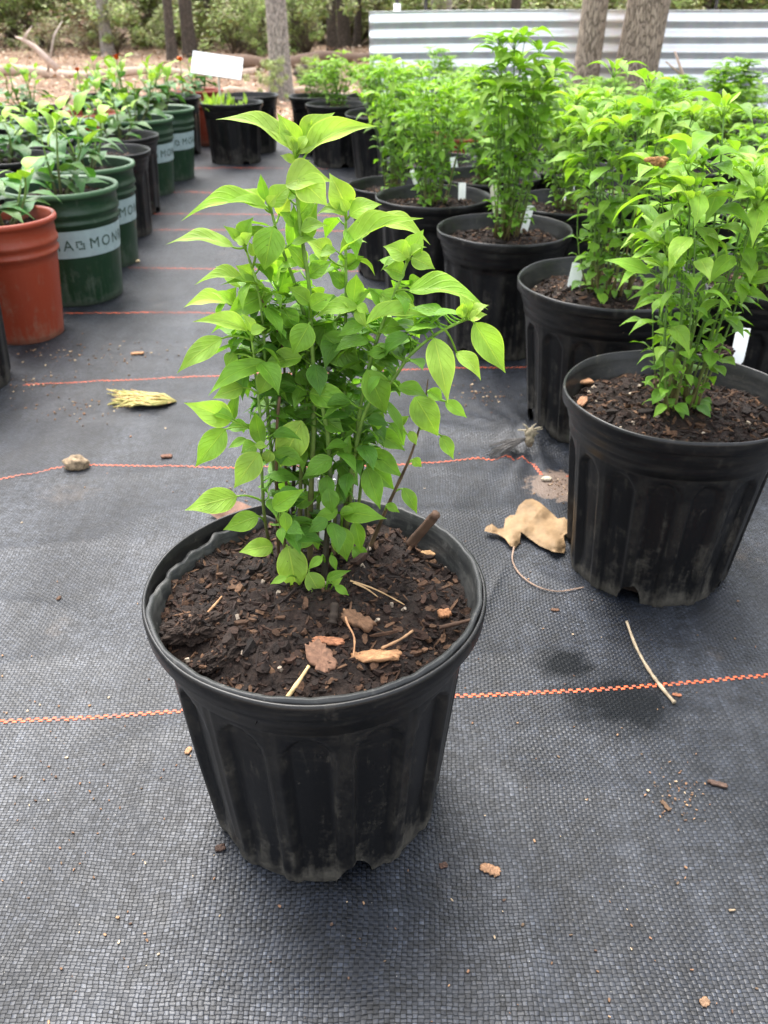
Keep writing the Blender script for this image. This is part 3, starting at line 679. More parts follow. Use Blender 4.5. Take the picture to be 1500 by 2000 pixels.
# (base x, base y, tip x, tip y, width px, roll deg, depth step (- nearer), tone, shape)  shapes: o ovate, l lance, r round
HL = [
 (576, 296, 425, 217, 62, 55, 0, .85, 'l'), (580, 288, 545, 221, 46, 15, .3, .85, 'o'), (588, 286, 655, 220, 62, 30, .4, .8, 'o'), (596, 302, 728, 230, 62, 52, -.4, .95, 'l'),
 (578, 292, 556, 262, 24, 30, -.4, .9, 'o'), (584, 290, 604, 262, 22, 30, -.4, .95, 'o'), (577, 296, 571, 268, 20, 10, -.6, .9, 'o'),
 (580, 292, 612, 232, 30, 20, .4, .8, 'l'), (574, 294, 520, 252, 34, 40, .3, .85, 'l'), (582, 300, 640, 268, 30, 45, -.3, .9, 'l'), (577, 318, 548, 300, 18, 30, -.2, .9, 'o'), (579, 330, 606, 312, 18, 30, -.2, .85, 'o'),
 (584, 420, 626, 372, 40, 20, .4, .6, 'o'), (588, 450, 640, 436, 34, 30, -.3, .7, 'l'), (580, 440, 548, 412, 30, 20, .3, .55, 'o'), (596, 520, 560, 476, 36, 20, .2, .5, 'o'), (600, 540, 648, 508, 36, 20, .3, .55, 'o'), (604, 590, 560, 560, 36, 20, -.6, .5, 'o'), (606, 600, 650, 574, 38, 15, -.6, .45, 'o'),
 (470, 560, 420, 520, 34, 30, .2, .7, 'l'), (520, 470, 480, 440, 30, 25, .2, .65, 'o'), (740, 640, 790, 640, 36, 30, .2, .45, 'o'), (672, 520, 710, 500, 36, 20, .2, .5, 'o'), (674, 560, 640, 530, 36, 20, .1, .45, 'o'), (757, 600, 720, 560, 34, 20, .2, .5, 'o'),
 (558, 362, 646, 346, 72, 38, -.6, 1.0, 'o'), (584, 350, 640, 402, 66, 15, -.9, 1.0, 'o'), (562, 388, 632, 350, 45, 40, .3, .55, 'o'),
 (678, 408, 645, 339, 56, 5, .2, .95, 'o'), (676, 420, 617, 411, 38, 45, -.2, .8, 'o'), (682, 420, 742, 393, 44, 35, -.2, .85, 'o'), (678, 412, 664, 385, 22, 20, -.3, .8, 'o'), (672, 412, 690, 372, 30, 30, .4, .9, 'o'),
 (664, 496, 830, 431, 66, 50, -.8, .75, 'l'), (722, 436, 844, 461, 48, 48, .8, .8, 'l'), (700, 470, 745, 430, 40, 45, .8, .7, 'o'),
 (800, 497, 826, 449, 42, 12, .1, .7, 'o'), (804, 503, 850, 525, 40, 20, -.2, .8, 'o'), (796, 503, 752, 477, 46, 30, -.2, .75, 'o'), (800, 499, 832, 480, 26, 40, -.2, .85, 'o'), (790, 538, 748, 523, 44, 25, 0, .6, 'o'), (800, 505, 792, 470, 20, 10, -.3, .8, 'o'),
 (798, 568, 954, 583, 66, 42, -.3, .62, 'l'), (714, 634, 853, 604, 50, 55, -.7, .58, 'l'), (741, 572, 825, 631, 54, 15, .3, .65, 'l'), (790, 618, 822, 661, 36, 15, .2, .5, 'o'), (800, 556, 826, 545, 30, 35, .4, .65, 'o'),
 (690, 592, 696, 535, 37, 3, -.3, .5, 'o'), (700, 600, 612, 617, 44, 40, -.5, .62, 'o'), (696, 600, 722, 612, 24, 30, -.6, .75, 'o'), (692, 598, 720, 566, 26, 30, 0, .6, 'o'), (695, 605, 716, 640, 22, 10, -.6, .8, 'o'), (690, 602, 668, 590, 22, 30, -.6, .8, 'o'),
 (632, 653, 708, 726, 66, 4, -1.2, .30, 'o'), (740, 670, 744, 727, 54, 5, -1.0, .38, 'r'), (716, 722, 757, 814, 58, 5, -1.3, .45, 'o'), (604, 768, 693, 789, 52, 8, -1.2, .42, 'o'),
 (848, 660, 876, 787, 56, 5, -.5, .85, 'l'), (890, 688, 943, 741, 36, 30, .2, .68, 'l'), (926, 630, 986, 728, 60, 8, -.3, .66, 'o'), (912, 614, 900, 572, 26, 30, -.1, .85, 'o'), (922, 612, 953, 594, 26, 30, -.2, .85, 'o'), (905, 622, 902, 588, 24, 15, -.4, .8, 'o'), (918, 624, 950, 612, 26, 30, -.4, .9, 'o'), (908, 618, 930, 585, 34, 20, 0, .75, 'o'),
 (810, 775, 857, 851, 62, 5, -.8, .55, 'r'), (776, 757, 836, 778, 36, 35, -.2, .48, 'o'), (836, 762, 866, 785, 30, 10, .2, .45, 'o'), (870, 783, 914, 816, 26, 10, 0, .5, 'o'), (862, 850, 886, 898, 28, 5, -.2, .55, 'o'), (748, 780, 792, 862, 22, 30, .4, .3, 'l'),
 (708, 846, 689, 914, 46, 5, -1.0, .42, 'r'), (683, 850, 683, 905, 20, 35, -.6, .36, 'o'), (626, 850, 672, 892, 40, 10, -.8, .22, 'o'), (634, 820, 672, 845, 36, 20, .2, .2, 'o'),
 (590, 822, 547, 913, 70, 5, -2.0, .82, 'r'), (648, 894, 592, 932, 40, 8, -1.0, .3, 'o'), (506, 884, 457, 954, 52, 8, -1.0, .88, 'o'), (512, 872, 497, 802, 34, 8, -.8, .5, 'o'), (528, 880, 520, 907, 26, 5, -1.6, .85, 'o'), (498, 870, 524, 874, 18, 30, -1.3, .8, 'o'), (500, 868, 470, 885, 34, 20, 0, .6, 'o'),
 (452, 822, 366, 785, 52, 12, -.3, .68, 'o'), (456, 818, 402, 804, 26, 25, -.6, .4, 'o'), (452, 820, 466, 760, 26, 15, .2, .42, 'o'), (440, 837, 382, 912, 50, 10, -.4, .62, 'o'), (484, 835, 440, 836, 30, 30, .2, .22, 'o'), (482, 858, 446, 876, 20, 30, .4, .5, 'o'),
 (532, 726, 505, 770, 44, 8, -1.0, .62, 'r'), (589, 698, 513, 716, 48, 20, -1.4, .5, 'r'), (604, 633, 572, 692, 56, 6, -1.3, .52, 'r'), (556, 603, 580, 646, 42, 6, -.9, .45, 'r'), (582, 726, 606, 752, 40, 8, -.8, .42, 'r'),
 (520, 708, 400, 766, 44, 30, -.7, .60, 'l'), (434, 660, 341, 727, 44, 18, -.2, .66, 'l'), (484, 646, 379, 620, 42, 40, -.2, .78, 'l'), (474, 756, 415, 778, 38, 20, -.1, .62, 'o'), (480, 715, 470, 782, 28, 20, .2, .12, 'o'), (494, 646, 474, 612, 24, 20, -.1, .8, 'o'), (500, 650, 512, 622, 24, 10, -.5, .75, 'o'), (490, 650, 520, 640, 26, 30, -.8, .7, 'o'), (460, 690, 440, 720, 30, 20, 0, .55, 'o'),
 (534, 571, 432, 621, 52, 18, -.8, .5, 'l'), (446, 592, 356, 590, 42, 50, -.1, .9, 'l'), (460, 596, 410, 568, 26, 30, -.1, .8, 'o'), (520, 566, 431, 552, 30, 55, .1, .55, 'l'), (478, 548, 380, 545, 44, 45, .1, .88, 'l'), (492, 540, 462, 518, 34, 25, .3, .75, 'o'), (445, 585, 462, 560, 24, 15, .1, .6, 'o'),
 (456, 482, 323, 478, 44, 52, -.2, .82, 'l'), (472, 472, 438, 440, 22, 20, .1, .65, 'o'), (476, 468, 493, 424, 42, 25, .2, .62, 'o'), (478, 474, 458, 466, 24, 30, -.4, .85, 'o'), (476, 472, 492, 455, 26, 15, -.4, .85, 'o'), (500, 500, 486, 472, 22, 10, -.2, .7, 'o'),
 (533, 443, 516, 528, 70, 4, -1.0, .45, 'r'), (518, 402, 351, 413, 56, 50, -.1, .62, 'l'), (520, 408, 440, 390, 34, 40, -.4, .72, 'l'), (520, 392, 507, 337, 22, 8, 0, .35, 'o'), (528, 402, 572, 358, 44, 28, .1, .62, 'o'), (516, 398, 478, 366, 26, 30, .4, .9, 'o'), (524, 400, 540, 380, 22, 20, -.4, .8, 'o'), (544, 420, 568, 382, 34, 10, .5, .98, 'o'),
 (574, 494, 576, 394, 44, 20, .5, .42, 'o'), (589, 472, 614, 396, 46, 20, .2, .5, 'o'), (642, 504, 600, 468, 50, 25, .5, .95, 'o'), (545, 530, 598, 482, 38, 30, .4, .8, 'l'), (540, 530, 570, 480, 44, 20, .9, .85, 'o'), (545, 575, 560, 515, 44, 10, .5, .22, 'r'), (530, 545, 548, 520, 26, 20, 0, .85, 'o'),
 (463, 969, 361, 996, 52, 8, -.6, .72, 'o'), (505, 1008, 435, 1035, 40, 10, -.6, .7, 'o'), (533, 1066, 471, 1076, 42, 8, -.8, .66, 'r'), (562, 1066, 581, 1158, 66, 4, -2.4, .85, 'r'), (602, 1118, 632, 1172, 40, 5, -2.2, .68, 'o'),
 (533, 992, 591, 955, 38, 12, -1.5, .52, 'o'), (578, 989, 626, 958, 34, 15, -1.2, .38, 'o'), (641, 953, 650, 1005, 36, 6, -1.2, .32, 'o'), (660, 998, 609, 1016, 28, 18, -1.8, .42, 'o'), (668, 1000, 757, 1014, 42, 12, -1.4, .36, 'o'), (664, 1002, 700, 998, 22, 25, -1.8, .4, 'o'),
 (662, 1028, 678, 1097, 46, 5, -2.0, .45, 'o'), (692, 1018, 706, 1079, 32, 6, -1.6, .5, 'o'), (690, 1068, 718, 1102, 32, 8, -1.0, .25, 'o'), (616, 1036, 576, 1074, 34, 8, -1.8, .40, 'o'), (630, 1088, 600, 1112, 20, 10, -2.0, .42, 'o'), (638, 1132, 686, 1114, 20, 15, -2.2, .42, 'o'), (654, 1145, 683, 1163, 18, 10, -2.2, .42, 'o'), (646, 1084, 658, 1116, 15, 8, -2.0, .38, 'o'), (650, 1140, 668, 1128, 16, 10, -2.0, .5, 'o'), (560, 1128, 526, 1140, 16, 20, -2.0, .55, 'o'), (614, 1050, 622, 1075, 14, 10, -2, .35, 'o'), (640, 1015, 600, 1040, 30, 15, -1.2, .25, 'o'), (555, 1000, 560, 1040, 26, 10, -1, .5, 'o'),
 (716, 914, 743, 995, 42, 6, -.8, .36, 'o'), (787, 953, 816, 1004, 28, 8, -.2, .5, 'o'), (754, 985, 782, 1000, 18, 15, -.3, .5, 'o'), (734, 844, 792, 878, 40, 15, -.4, .4, 'o'), (762, 826, 792, 872, 34, 15, .2, .3, 'o'), (722, 882, 788, 932, 42, 12, -.3, .3, 'o'), (716, 905, 772, 958, 42, 12, -.1, .28, 'o'), (745, 800, 728, 850, 28, 12, -.8, .62, 'o'), (800, 842, 814, 870, 18, 5, -.4, .8, 'o'), (806, 896, 824, 912, 20, 8, .1, .6, 'o'), (668, 858, 690, 800, 24, 30, 0, .3, 'o'), (780, 830, 800, 812, 20, 20, .2, .6, 'o'), (660, 900, 700, 950, 40, 15, 0, .2, 'o'), (680, 940, 660, 985, 34, 15, 0, .22, 'o'),
]
rl = random.Random(77); LV = MB(); LVL = LV
def add_hand(bx, by, tx, ty, wd, roll, dep, tone, shp):
    best = min(stem_pts, key=lambda s: (s[1][0]-bx)**2 + ((s[1][1]-by-14)*.8)**2)
    Y0 = best[0].y + dep*.016; base = atY(bx, by, Y0)
    L = math.hypot(tx-bx, ty-by)*(base-CAM).dot(FWD)/F; down = (ty-by) > 0
    dyt = -L*rl.uniform(.15, .5) if (roll < 25 and down) else rl.uniform(-.35, .15)*L
    tip = atY(tx, ty, Y0+dyt); d = (tip-base).normalized(); v = (base-CAM).normalized()
    s0 = d.cross(v).normalized(); t0 = s0.cross(d)
    zc = (base-CAM).dot(FWD); bestS = None
    for sg in (1, -1):
        r = math.radians(roll*sg); s = s0*math.cos(r) + t0*math.sin(r); n_ = s.cross(d)
        if n_.dot(v) > 0: n_ = -n_
        if bestS is None or n_.z > bestS[0]: bestS = (n_.z, s)
    side = bestS[1]; wm = wd*zc/F*(.92 if shp == 'r' else .97)
    shape = {'o': 'ovate', 'l': 'lance', 'r': 'round'}[shp]
    LL = (tip-base).length
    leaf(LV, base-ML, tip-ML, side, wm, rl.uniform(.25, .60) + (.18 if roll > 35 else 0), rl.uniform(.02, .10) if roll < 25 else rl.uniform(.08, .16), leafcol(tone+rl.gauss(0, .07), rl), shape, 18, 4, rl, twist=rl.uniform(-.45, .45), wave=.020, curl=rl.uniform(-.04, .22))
    a = best[0]; dd = (base-a).length
    if dd > .002:
        sag = Vector((0, 0, -.12*dd)) if not down else Vector((0, 0, .12*dd))
        tube_s(LVL, [p-ML for p in quadpath(a, base+d*.001, sag, 5)], [.0011, .001, .0009, .0008, .0008, .0007], 6, col=leafcol(min(.7, tone+.1), rl))
for a in HL: add_hand(*a)
# the rest of the foliage deeper inside the plant
cand = [s for s in stem_pts if s[3] > .2 and 430 < s[1][1] < 1070 and s[2] not in (8, 6)]
for i in range(760):
    s = rl.choice(cand); p, (sx_, sy_), k, t = s
    a = rl.uniform(0, 2*PI); dr = Vector((math.cos(a), math.sin(a)+.35, 0)).normalized()
    if dr.y < -.3 and rl.random() < .6: dr.y = -dr.y
    big = lerp(68, 52, sstep(500, 1050, sy_))*(p-CAM).dot(FWD)/F*rl.uniform(.7, 1.25); pl = rl.uniform(.004, .014)
    if sy_ < 620: pl *= .7; big *= .85
    q = p + dr*pl + Vector((0, 0, pl*.6)); el = rl.uniform(-.9, .25)
    e = q + (dr*math.cos(el)+Vector((0, 0, math.sin(el))))*big
    ex, ey = px_at(e)
    lo = lerp(395, 520, sstep(640, 1000, ey)); hi = lerp(840, 745, sstep(640, 1000, ey))
    if not lo < ex < hi or (ey < 560 and abs(ex-600) > 170): continue
    if ey > 1090 or (ey < 600 and rl.random() < .62) or (ey < 720 and rl.random() < .10): continue
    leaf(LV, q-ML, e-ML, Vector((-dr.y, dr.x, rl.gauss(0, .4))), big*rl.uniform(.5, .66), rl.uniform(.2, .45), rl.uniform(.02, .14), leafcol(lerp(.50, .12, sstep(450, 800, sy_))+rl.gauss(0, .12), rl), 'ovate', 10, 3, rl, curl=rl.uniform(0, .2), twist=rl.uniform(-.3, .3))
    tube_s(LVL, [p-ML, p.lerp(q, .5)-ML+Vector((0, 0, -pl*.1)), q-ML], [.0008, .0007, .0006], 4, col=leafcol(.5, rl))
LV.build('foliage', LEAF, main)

# ------------------------------------------------------------------ small builders for loose things
def stick(name, label, cat, pts, r, col, group=None, mat=None, taper=.5, seg=8, rough=.2):
    P = [Vector(p) for p in pts]; o = P[0].copy(); Q = []
    for i in range(len(P)-1):
        a, b, c, d = P[max(i-1, 0)], P[i], P[i+1], P[min(i+2, len(P)-1)]
        for q in range(5):
            t = q/5; Q.append(.5*((2*b)+(c-a)*t+(2*a-5*b+4*c-d)*t*t+(3*b-a-3*c+d)*t**3))
    Q.append(P[-1]); rr = random.Random(len(label)); n = len(Q); mm = MB()
    mm.tube(Q, [r*(1-taper*i/(n-1))*rr.uniform(1-rough, 1+rough) for i in range(n)], seg, cols=[tuple(x*q for x in col) for q in [rr.uniform(.75, 1.2) for _ in range(n)]])
    ob = mm.build(name, mat or WOODM, origin=o); return tag(ob, label, cat, group)
def slab(name, label, cat, p, L, W, H, rot, col, seed=0, group=None, tilt=(0, 0)):
    rr = random.Random(seed); mm = MB(); R = Matrix.Rotation(rot, 3, 'Z') @ Matrix.Rotation(tilt[0], 3, 'Y') @ Matrix.Rotation(tilt[1], 3, 'X'); n = 22; rows = []
    H *= .62; n = 34; out = [(clamp(math.cos(2*PI*k/n)*1.18, -1, 1)*rr.uniform(.84, 1.06), clamp(math.sin(2*PI*k/n)*1.2, -1, 1)*rr.uniform(.72, 1.12)) for k in range(n)]
    for zz, sc in ((-.5, .0), (-.5, .9), (-.1, 1.02), (.3, 1.0), (.5, .88), (.55, .5), (.5, .001)):
        rows.append([p + R @ Vector((x*L*.5*sc, y*W*.5*sc, zz*H + H*.28*noise.noise(Vector((x*sc*3, y*sc*3, seed))) + H*.32*noise.noise(Vector((x*sc*2, y*sc*9, seed+4))))) for x, y in out])
    mm.grid(rows, wrap=True, cols=[[tuple(c*q for c in col) for q in [rr.uniform(.65, 1.25) for _ in range(n)]] for _ in rows])
    ob = mm.build(name, CHIPM, origin=p); return tag(ob, label, cat, group)
def clod(label, p, L, W, H, rot, col, seed, group=None):
    rr = random.Random(seed); mm = MB(); R = Matrix.Rotation(rot, 3, 'Z'); rows = []; cols = []; sg_ = 56
    for i in range(sg_//2+1):
        th = PI*i/(sg_//2); row = []; cc = []
        for j in range(sg_):
            a = 2*PI*j/sg_; d = Vector((math.sin(th)*math.cos(a), math.sin(th)*math.sin(a), -math.cos(th))); q = Vector((seed, 0, 0))
            k = 1+.45*noise.noise(d*1.5+q)+.28*noise.noise(d*4+q)+.20*noise.noise(d*9+q)+.12*noise.noise(d*20+q)
            row.append(p+R @ Vector((d.x*L*.5, d.y*W*.5, d.z*H*.5))*k); f = .55+.9*abs(noise.noise(d*7+q)); cc.append(tuple(x*f for x in col))
        rows.append(row); cols.append(cc)
    mm.grid(rows, wrap=True, cols=cols)
    for q in range(60):
        a = rr.uniform(0, 6.3); u = rr.uniform(.2, 1); v = p+R @ Vector((math.cos(a)*L*.45*u, math.sin(a)*W*.45*u, H*.45*math.sqrt(max(.05, 1-u*u)))); c = rr.choice(CH); l_ = rr.uniform(.003, .008)
        chip(mm, v, l_, l_*.4, l_*.25, Matrix.Rotation(rr.uniform(0, 6), 3, 'Z') @ Matrix.Rotation(rr.gauss(0, .6), 3, 'Y'), c, rr)
    return tag(mm.build('bark_clod', SOILM, origin=p, smooth=False), label, 'bark clod', group)
def blob(m, c, r, seed, amp=.25, squash=(1, 1, 1), col=(.4, .3, .2), seg=20, freq=1.6):
    rows = []; cols = []
    for i in range(seg//2+1):
        th = PI*i/(seg//2); row = []; cc = []
        for j in range(seg):
            a = 2*PI*j/seg; d = Vector((math.sin(th)*math.cos(a), math.sin(th)*math.sin(a), -math.cos(th)))
            k = r*(1+amp*noise.noise(d*freq+Vector((seed, seed*.7, 0)))+amp*.4*noise.noise(d*freq*3+Vector((seed, 0, 5))))
            row.append(Vector(c)+Vector((d.x*squash[0], d.y*squash[1], d.z*squash[2]))*k); f = .8+.5*noise.noise(d*4+Vector((seed, 0, 0))); cc.append(tuple(x*f for x in col))
        rows.append(row); cols.append(cc)
    m.grid(rows, wrap=True, cols=cols)
def sp(px, py, lift=.002):   # point on the main pot's soil
    p = G(px, py, SZ)
    for _ in range(3): p = G(px, py, sf(p.x-MX, p.y-MY)+ML.z+lift)
    return p
def sg(px, py, z): return G(px, py, z)
slab('bark_chip', 'brown rectangular bark chip lying flat, nearest the front of the main pot', 'bark chip', sp(627, 1283, .004), .033, .019, .006, math.radians(-58), (.17, .09, .055), 3, 'loose bark chips on the foreground soil', (.2, .1))
slab('bark_chip', 'tan oval bark chip right of the brown chip in the main pot', 'bark chip', sp(733, 1281, .004), .042, .016, .006, math.radians(4), (.40, .21, .10), 5, 'loose bark chips on the foreground soil', (0, -.2))
slab('bark_chip', 'reddish long chip just above the tan oval chip', 'bark chip', sp(642, 1252, .004), .026, .009, .004, math.radians(-8), (.28, .12, .06), 6, 'loose bark chips on the foreground soil')
slab('bark_chip', 'split pale chip on the soil near the right rim', 'bark chip', sp(843, 1080, .004), .022, .008, .004, math.radians(5), (.42, .25, .12), 7, 'loose bark chips on the foreground soil')
slab('bark_chip', 'knobbly brown chip in the middle of the main soil', 'bark chip', sp(700, 1212, .005), .030, .013, .009, math.radians(-25), (.14, .075, .04), 8, 'loose bark chips on the foreground soil', (.2, .3))
slab('bark_chip', 'small orange chip toward the right rim of the main pot', 'bark chip', sp(868, 1198, .004), .012, .010, .006, .3, (.36, .17, .08), 9, 'loose bark chips on the foreground soil')
clod('big dark bark clod by the left rim of the main pot', sp(376, 1225, .004), .044, .030, .020, .5, (.030, .018, .012), 10)
clod('dark ridge of bark slanting at lower left of the main soil', sp(430, 1283, .004), .046, .018, .014, .75, (.026, .016, .011), 12)
a = sp(800, 1064, .003); b = atY(852, 1004, a.y-.012)
stick('wood_stick', 'thick brown stick poking up at the back right rim of the main pot', 'stick', [a, a.lerp(b, .5)+Vector((.001, 0, .001)), b], .0052, (.085, .048, .03), taper=.1, rough=.12)
stick('straw', 'pale straw stub leaning on the front rim of the main pot', 'straw', [sp(557, 1368, .004), sp(580, 1336, .004), sp(603, 1301, .004)], .0020, (.58, .42, .20), taper=.3)
stick('root_strand', 'thin curled root strand on the soil left of the tan chip', 'root', [sp(672, 1190, .004), sp(678, 1216, .006), sp(692, 1246, .005), sp(690, 1284, .004)], .0010, (.38, .20, .10), taper=.3)
stick('straw', 'long thin straw beside the stems, pointing right', 'straw', [sp(684, 1134, .007), sp(735, 1152, .006), sp(790, 1181, .004)], .0009, (.50, .32, .16), taper=.5)
stick('straw', 'short thin straw under the long one beside the stems', 'straw', [sp(690, 1138, .005), sp(716, 1150, .005), sp(738, 1166, .003)], .0009, (.50, .32, .16), taper=.5)
stick('twig', 'dark twig resting toward the right rim of the main pot', 'twig', [sp(858, 1226, .005), sp(900, 1216, .008), sp(938, 1206, .012)], .0020, (.075, .042, .026), taper=.4)
stick('straw', 'straw pieces lying aslant above the tan oval chip', 'straw', [sp(745, 1266, .005), sp(780, 1250, .005), sp(806, 1232, .004)], .0013, (.36, .21, .11), taper=.2)
stick('twig', 'black upright twig in front of the stems', 'twig', [sp(649, 1218, .004), sp(652, 1200, .007), sp(654, 1178, .012)], .0042, (.028, .019, .013), taper=.2)
stick('straw', 'thin tan straw at the left of the main soil', 'straw', [sp(402, 1200, .005), sp(418, 1183, .006), sp(433, 1165, .005)], .0012, (.36, .2, .1), taper=.3)

# on the cloth
def gp(px, py, lift=0): return on_ground(px, py, lift)
for px, py, L, W, H, rot, c, lab in (
  (958, 1698, .019, .010, .004, -.35, (.36, .2, .11), 'tan bark chip alone on the cloth right of the main pot'),
  (1402, 1531, .020, .006, .005, -.4, (.09, .055, .04), 'dark pointed bark sliver on the cloth at right'),
  (325, 891, .020, .010, .006, .05, (.17, .085, .055), 'reddish brown chip on the cloth right of the pale stone'),
  (1084, 1191, .011, .005, .003, -.1, (.14, .075, .045), 'small brown chip below the thin pale stalk'),
  (1377, 1957, .009, .007, .002, .5, (.20, .12, .07), 'small square brown chip at the bottom right of the cloth'),
  (368, 1466, .010, .006, .003, 1.3, (.34, .19, .1), 'little tan chip left of the main pot'),
  (1322, 1357, .011, .005, .002, -.2, (.26, .1, .05), 'reddish flake just beside the twig end'),
  (1300, 1573, .014, .005, .003, -1.2, (.10, .06, .035), 'crumbly dark flake on the damp cloth at right'),
  (115, 1168, .008, .005, .003, 1.3, (.09, .05, .03), 'tiny dark chip on bare cloth left of the main pot'),
  (430, 1656, .010, .008, .004, .3, (.06, .035, .025), 'dark crumb against the left foot of the main pot'),
  (866, 1690, .008, .006, .003, .3, (.09, .05, .035), 'brown crumb by the right foot of the main pot'),
  (1270, 915, .014, .010, .006, .3, (.30, .2, .13), 'hidden pale chip'),
  (600, 470, .022, .016, .006, .3, (.30, .2, .13), 'pale chip on the far path between the pot rows'),
  (263, 510, .030, .018, .008, .3, (.50, .38, .22), 'yellowish chip at the foot of the second green pot'),
  (268, 690, .030, .012, .006, .2, (.34, .18, .09), 'orange brown flakes on the cloth beyond the orange thread')):
    if lab.startswith('hidden'): continue
    slab('bark_chip', lab, 'bark chip', gp(px, py, H*.45), L, W, H, rot, c, int(px), 'loose chips on the cloth')
stick('twig', 'pale peeled twig lying across the orange thread at right', 'twig', [gp(1224, 1214, .004), gp(1240, 1258, .004), gp(1262, 1300, .004), gp(1290, 1340, .003), gp(1317, 1372, .003)], .0015, (.34, .27, .18), taper=-.6)
stick('leaf_stalk', 'thin pale curved stalk below the curled dry leaf', 'stalk', [gp(1004, 1068, .009), gp(1001, 1095, .003), gp(1016, 1122, .003), gp(1048, 1145, .003), gp(1090, 1155, .003), gp(1140, 1147, .002)], .0011, (.32, .22, .16), taper=.2)
stick('straw', 'fallen sliver at the lower right of the cloth', 'straw', [gp(1424, 1778, .002), gp(1436, 1777, .002)], .0012, (.3, .22, .14), taper=.2)

def outline_leaf(name, label, cat, pts, hmax, col, seed, back=0.):
    import bmesh
    pts = [(946+(x-946)*.93 if x > 900 else x, y) for x, y in pts]
    bm = bmesh.new(); vs = [bm.verts.new((x, -y, 0)) for x, y in pts]; bm.faces.new(vs)
    bmesh.ops.triangulate(bm, faces=bm.faces[:], ngon_method='BEAUTY')
    for _ in range(3): bmesh.ops.subdivide_edges(bm, edges=bm.edges[:], cuts=1, use_grid_fill=True)
    for _ in range(8): bmesh.ops.smooth_vert(bm, verts=[v for v in bm.verts if not v.is_boundary], factor=.5, use_axis_x=True, use_axis_y=True)
    bv = [v.co.copy() for v in bm.verts if v.is_boundary]; mm = MB(); idx = {}
    cx = sum(p[0] for p in pts)/len(pts); cy = sum(p[1] for p in pts)/len(pts); y0 = min(p[1] for p in pts); y1 = max(p[1] for p in pts)
    for v in bm.verts:
        d = min((v.co-b).length for b in bv); px, py = v.co.x, -v.co.y
        z = .003 + hmax*.55*(1-math.exp(-d/10)) + hmax*.5*noise.noise(Vector((px*.03, py*.03, seed))) + back*hmax*.6*clamp((y1-py)/(y1-y0))
        z += .0022*math.exp(-abs((py-cy)*.9-(px-cx)*.45+4)/5) + .0030*(abs(noise.noise(Vector((px*.07, py*.07, seed))))-.2) + .003*math.exp(-d/3)
        p = on_ground(px, py, max(z, .002)); f = .85+.35*noise.noise(Vector((px*.05, py*.05, seed+3)))
        idx[v.index] = mm.vert(p, tuple(c*f for c in col), (((px-cx)*.3-(py-cy))*.02, (px-cx)*.02))
    bm.verts.index_update()
    for f in bm.faces: mm.f.append(tuple(idx[v.index] for v in f.verts))
    bm.free(); o = mm.build(name, DRYM, origin=on_ground(cx, cy)); return tag(o, label, cat)
outline_leaf('dry_leaf', 'curled tan dry leaf on the cloth between the two front pots', 'leaf', [(946, 1037), (950, 1028), (962, 1023), (975, 1033), (987, 1031), (990, 1013), (1000, 1006), (1010, 1006), (1018, 988), (1032, 976), (1046, 974), (1062, 981), (1080, 995), (1100, 1013), (1114, 1010), (1127, 1022), (1125, 1038), (1112, 1046), (1117, 1068), (1113, 1080), (1092, 1078), (1062, 1066), (1038, 1050), (1023, 1038), (1020, 1060), (1012, 1069), (1000, 1066), (990, 1052), (974, 1043), (958, 1040)], .016, (.27, .175, .090), 2, .9)
outline_leaf('dry_leaf', 'reddish brown dry leaf behind the main pot rim', 'leaf', [(408, 1002), (420, 985), (445, 976), (470, 980), (492, 990), (480, 1005), (450, 1018), (425, 1014)], .012, (.17, .09, .06), 5, .5)
# stones and the tied corner of the cloth
m = MB(); p = gp(148, 905, .008); blob(m, p, .019, 3, .35, (1.1, .8, .78), (.34, .25, .16), 28, 2.0); tag(m.build('stone', SOILM, origin=p), 'pale tan stone sitting on the orange thread at left', 'stone')
m = MB(); p = gp(1068, 935, .003); blob(m, p, .007, 9, .25, (1.3, .8, .6), (.7, .6, .45), 14); tag(m.build('pebble', SOILM, origin=p), 'small white pebble in the sand spill', 'stone')
m = MB(); p = gp(1034, 860, .004); blob(m, p, .010, 5, .35, (.8, .7, 1.15), (.34, .28, .19), 18, 3); blob(m, p+Vector((.001, .004, .013)), .010, 8, .35, (1, .8, .9), (.38, .32, .22), 18, 3)
for k in range(7):
    a = k*1.1; m.tube([p+Vector((0, .004, .014)), p+Vector((.012*math.cos(a), .006, .018+.008*math.sin(a))), p+Vector((.022*math.cos(a), .004, .02+.012*math.sin(a)))], [.002, .0016, .0008], 5, (.42, .36, .25))
tag(m.build('twine_knot', SOILM, origin=p), 'tan twine knot tying up a pinch of the cloth', 'knot')
m = MB(); rr = random.Random(5)
for k in range(26):
    a = rr.uniform(2.4, 3.5); L = rr.uniform(.03, .075); q = p+Vector((-.006, 0, .004)); e = p+Vector((L*math.cos(a), L*math.sin(a)*.8, -.006)); e.z = gh(e.x, e.y)+rr.uniform(.001, .006)
    m.tube([q, q.lerp(e, .5)+Vector((0, 0, rr.uniform(0, .005))), e], [.0014, .0012, .0006], 4, (.02, .021, .024))
tag(m.build('frayed_threads', BLACKPOT2, origin=p), 'frayed black cloth threads spreading from the twine knot', 'threads')
m = MB(); rr = random.Random(6); p = gp(345, 784, .003)
for k in range(90):
    e = gp(rr.uniform(204, 270), rr.uniform(760, 796), rr.uniform(.001, .012)); mid = gp(rr.uniform(255, 320), rr.uniform(766, 792), rr.uniform(.004, .016)); s = p.lerp(mid, rr.random()*.5)
    c = rr.choice([(.42, .36, .12), (.50, .42, .16), (.33, .32, .10), (.50, .32, .14)])
    pts = [s, mid, mid.lerp(e, .6)+Vector((0, 0, .002)), e]; m.tube(pts, [.0012, .0016, .0017, .0008], 4, c)
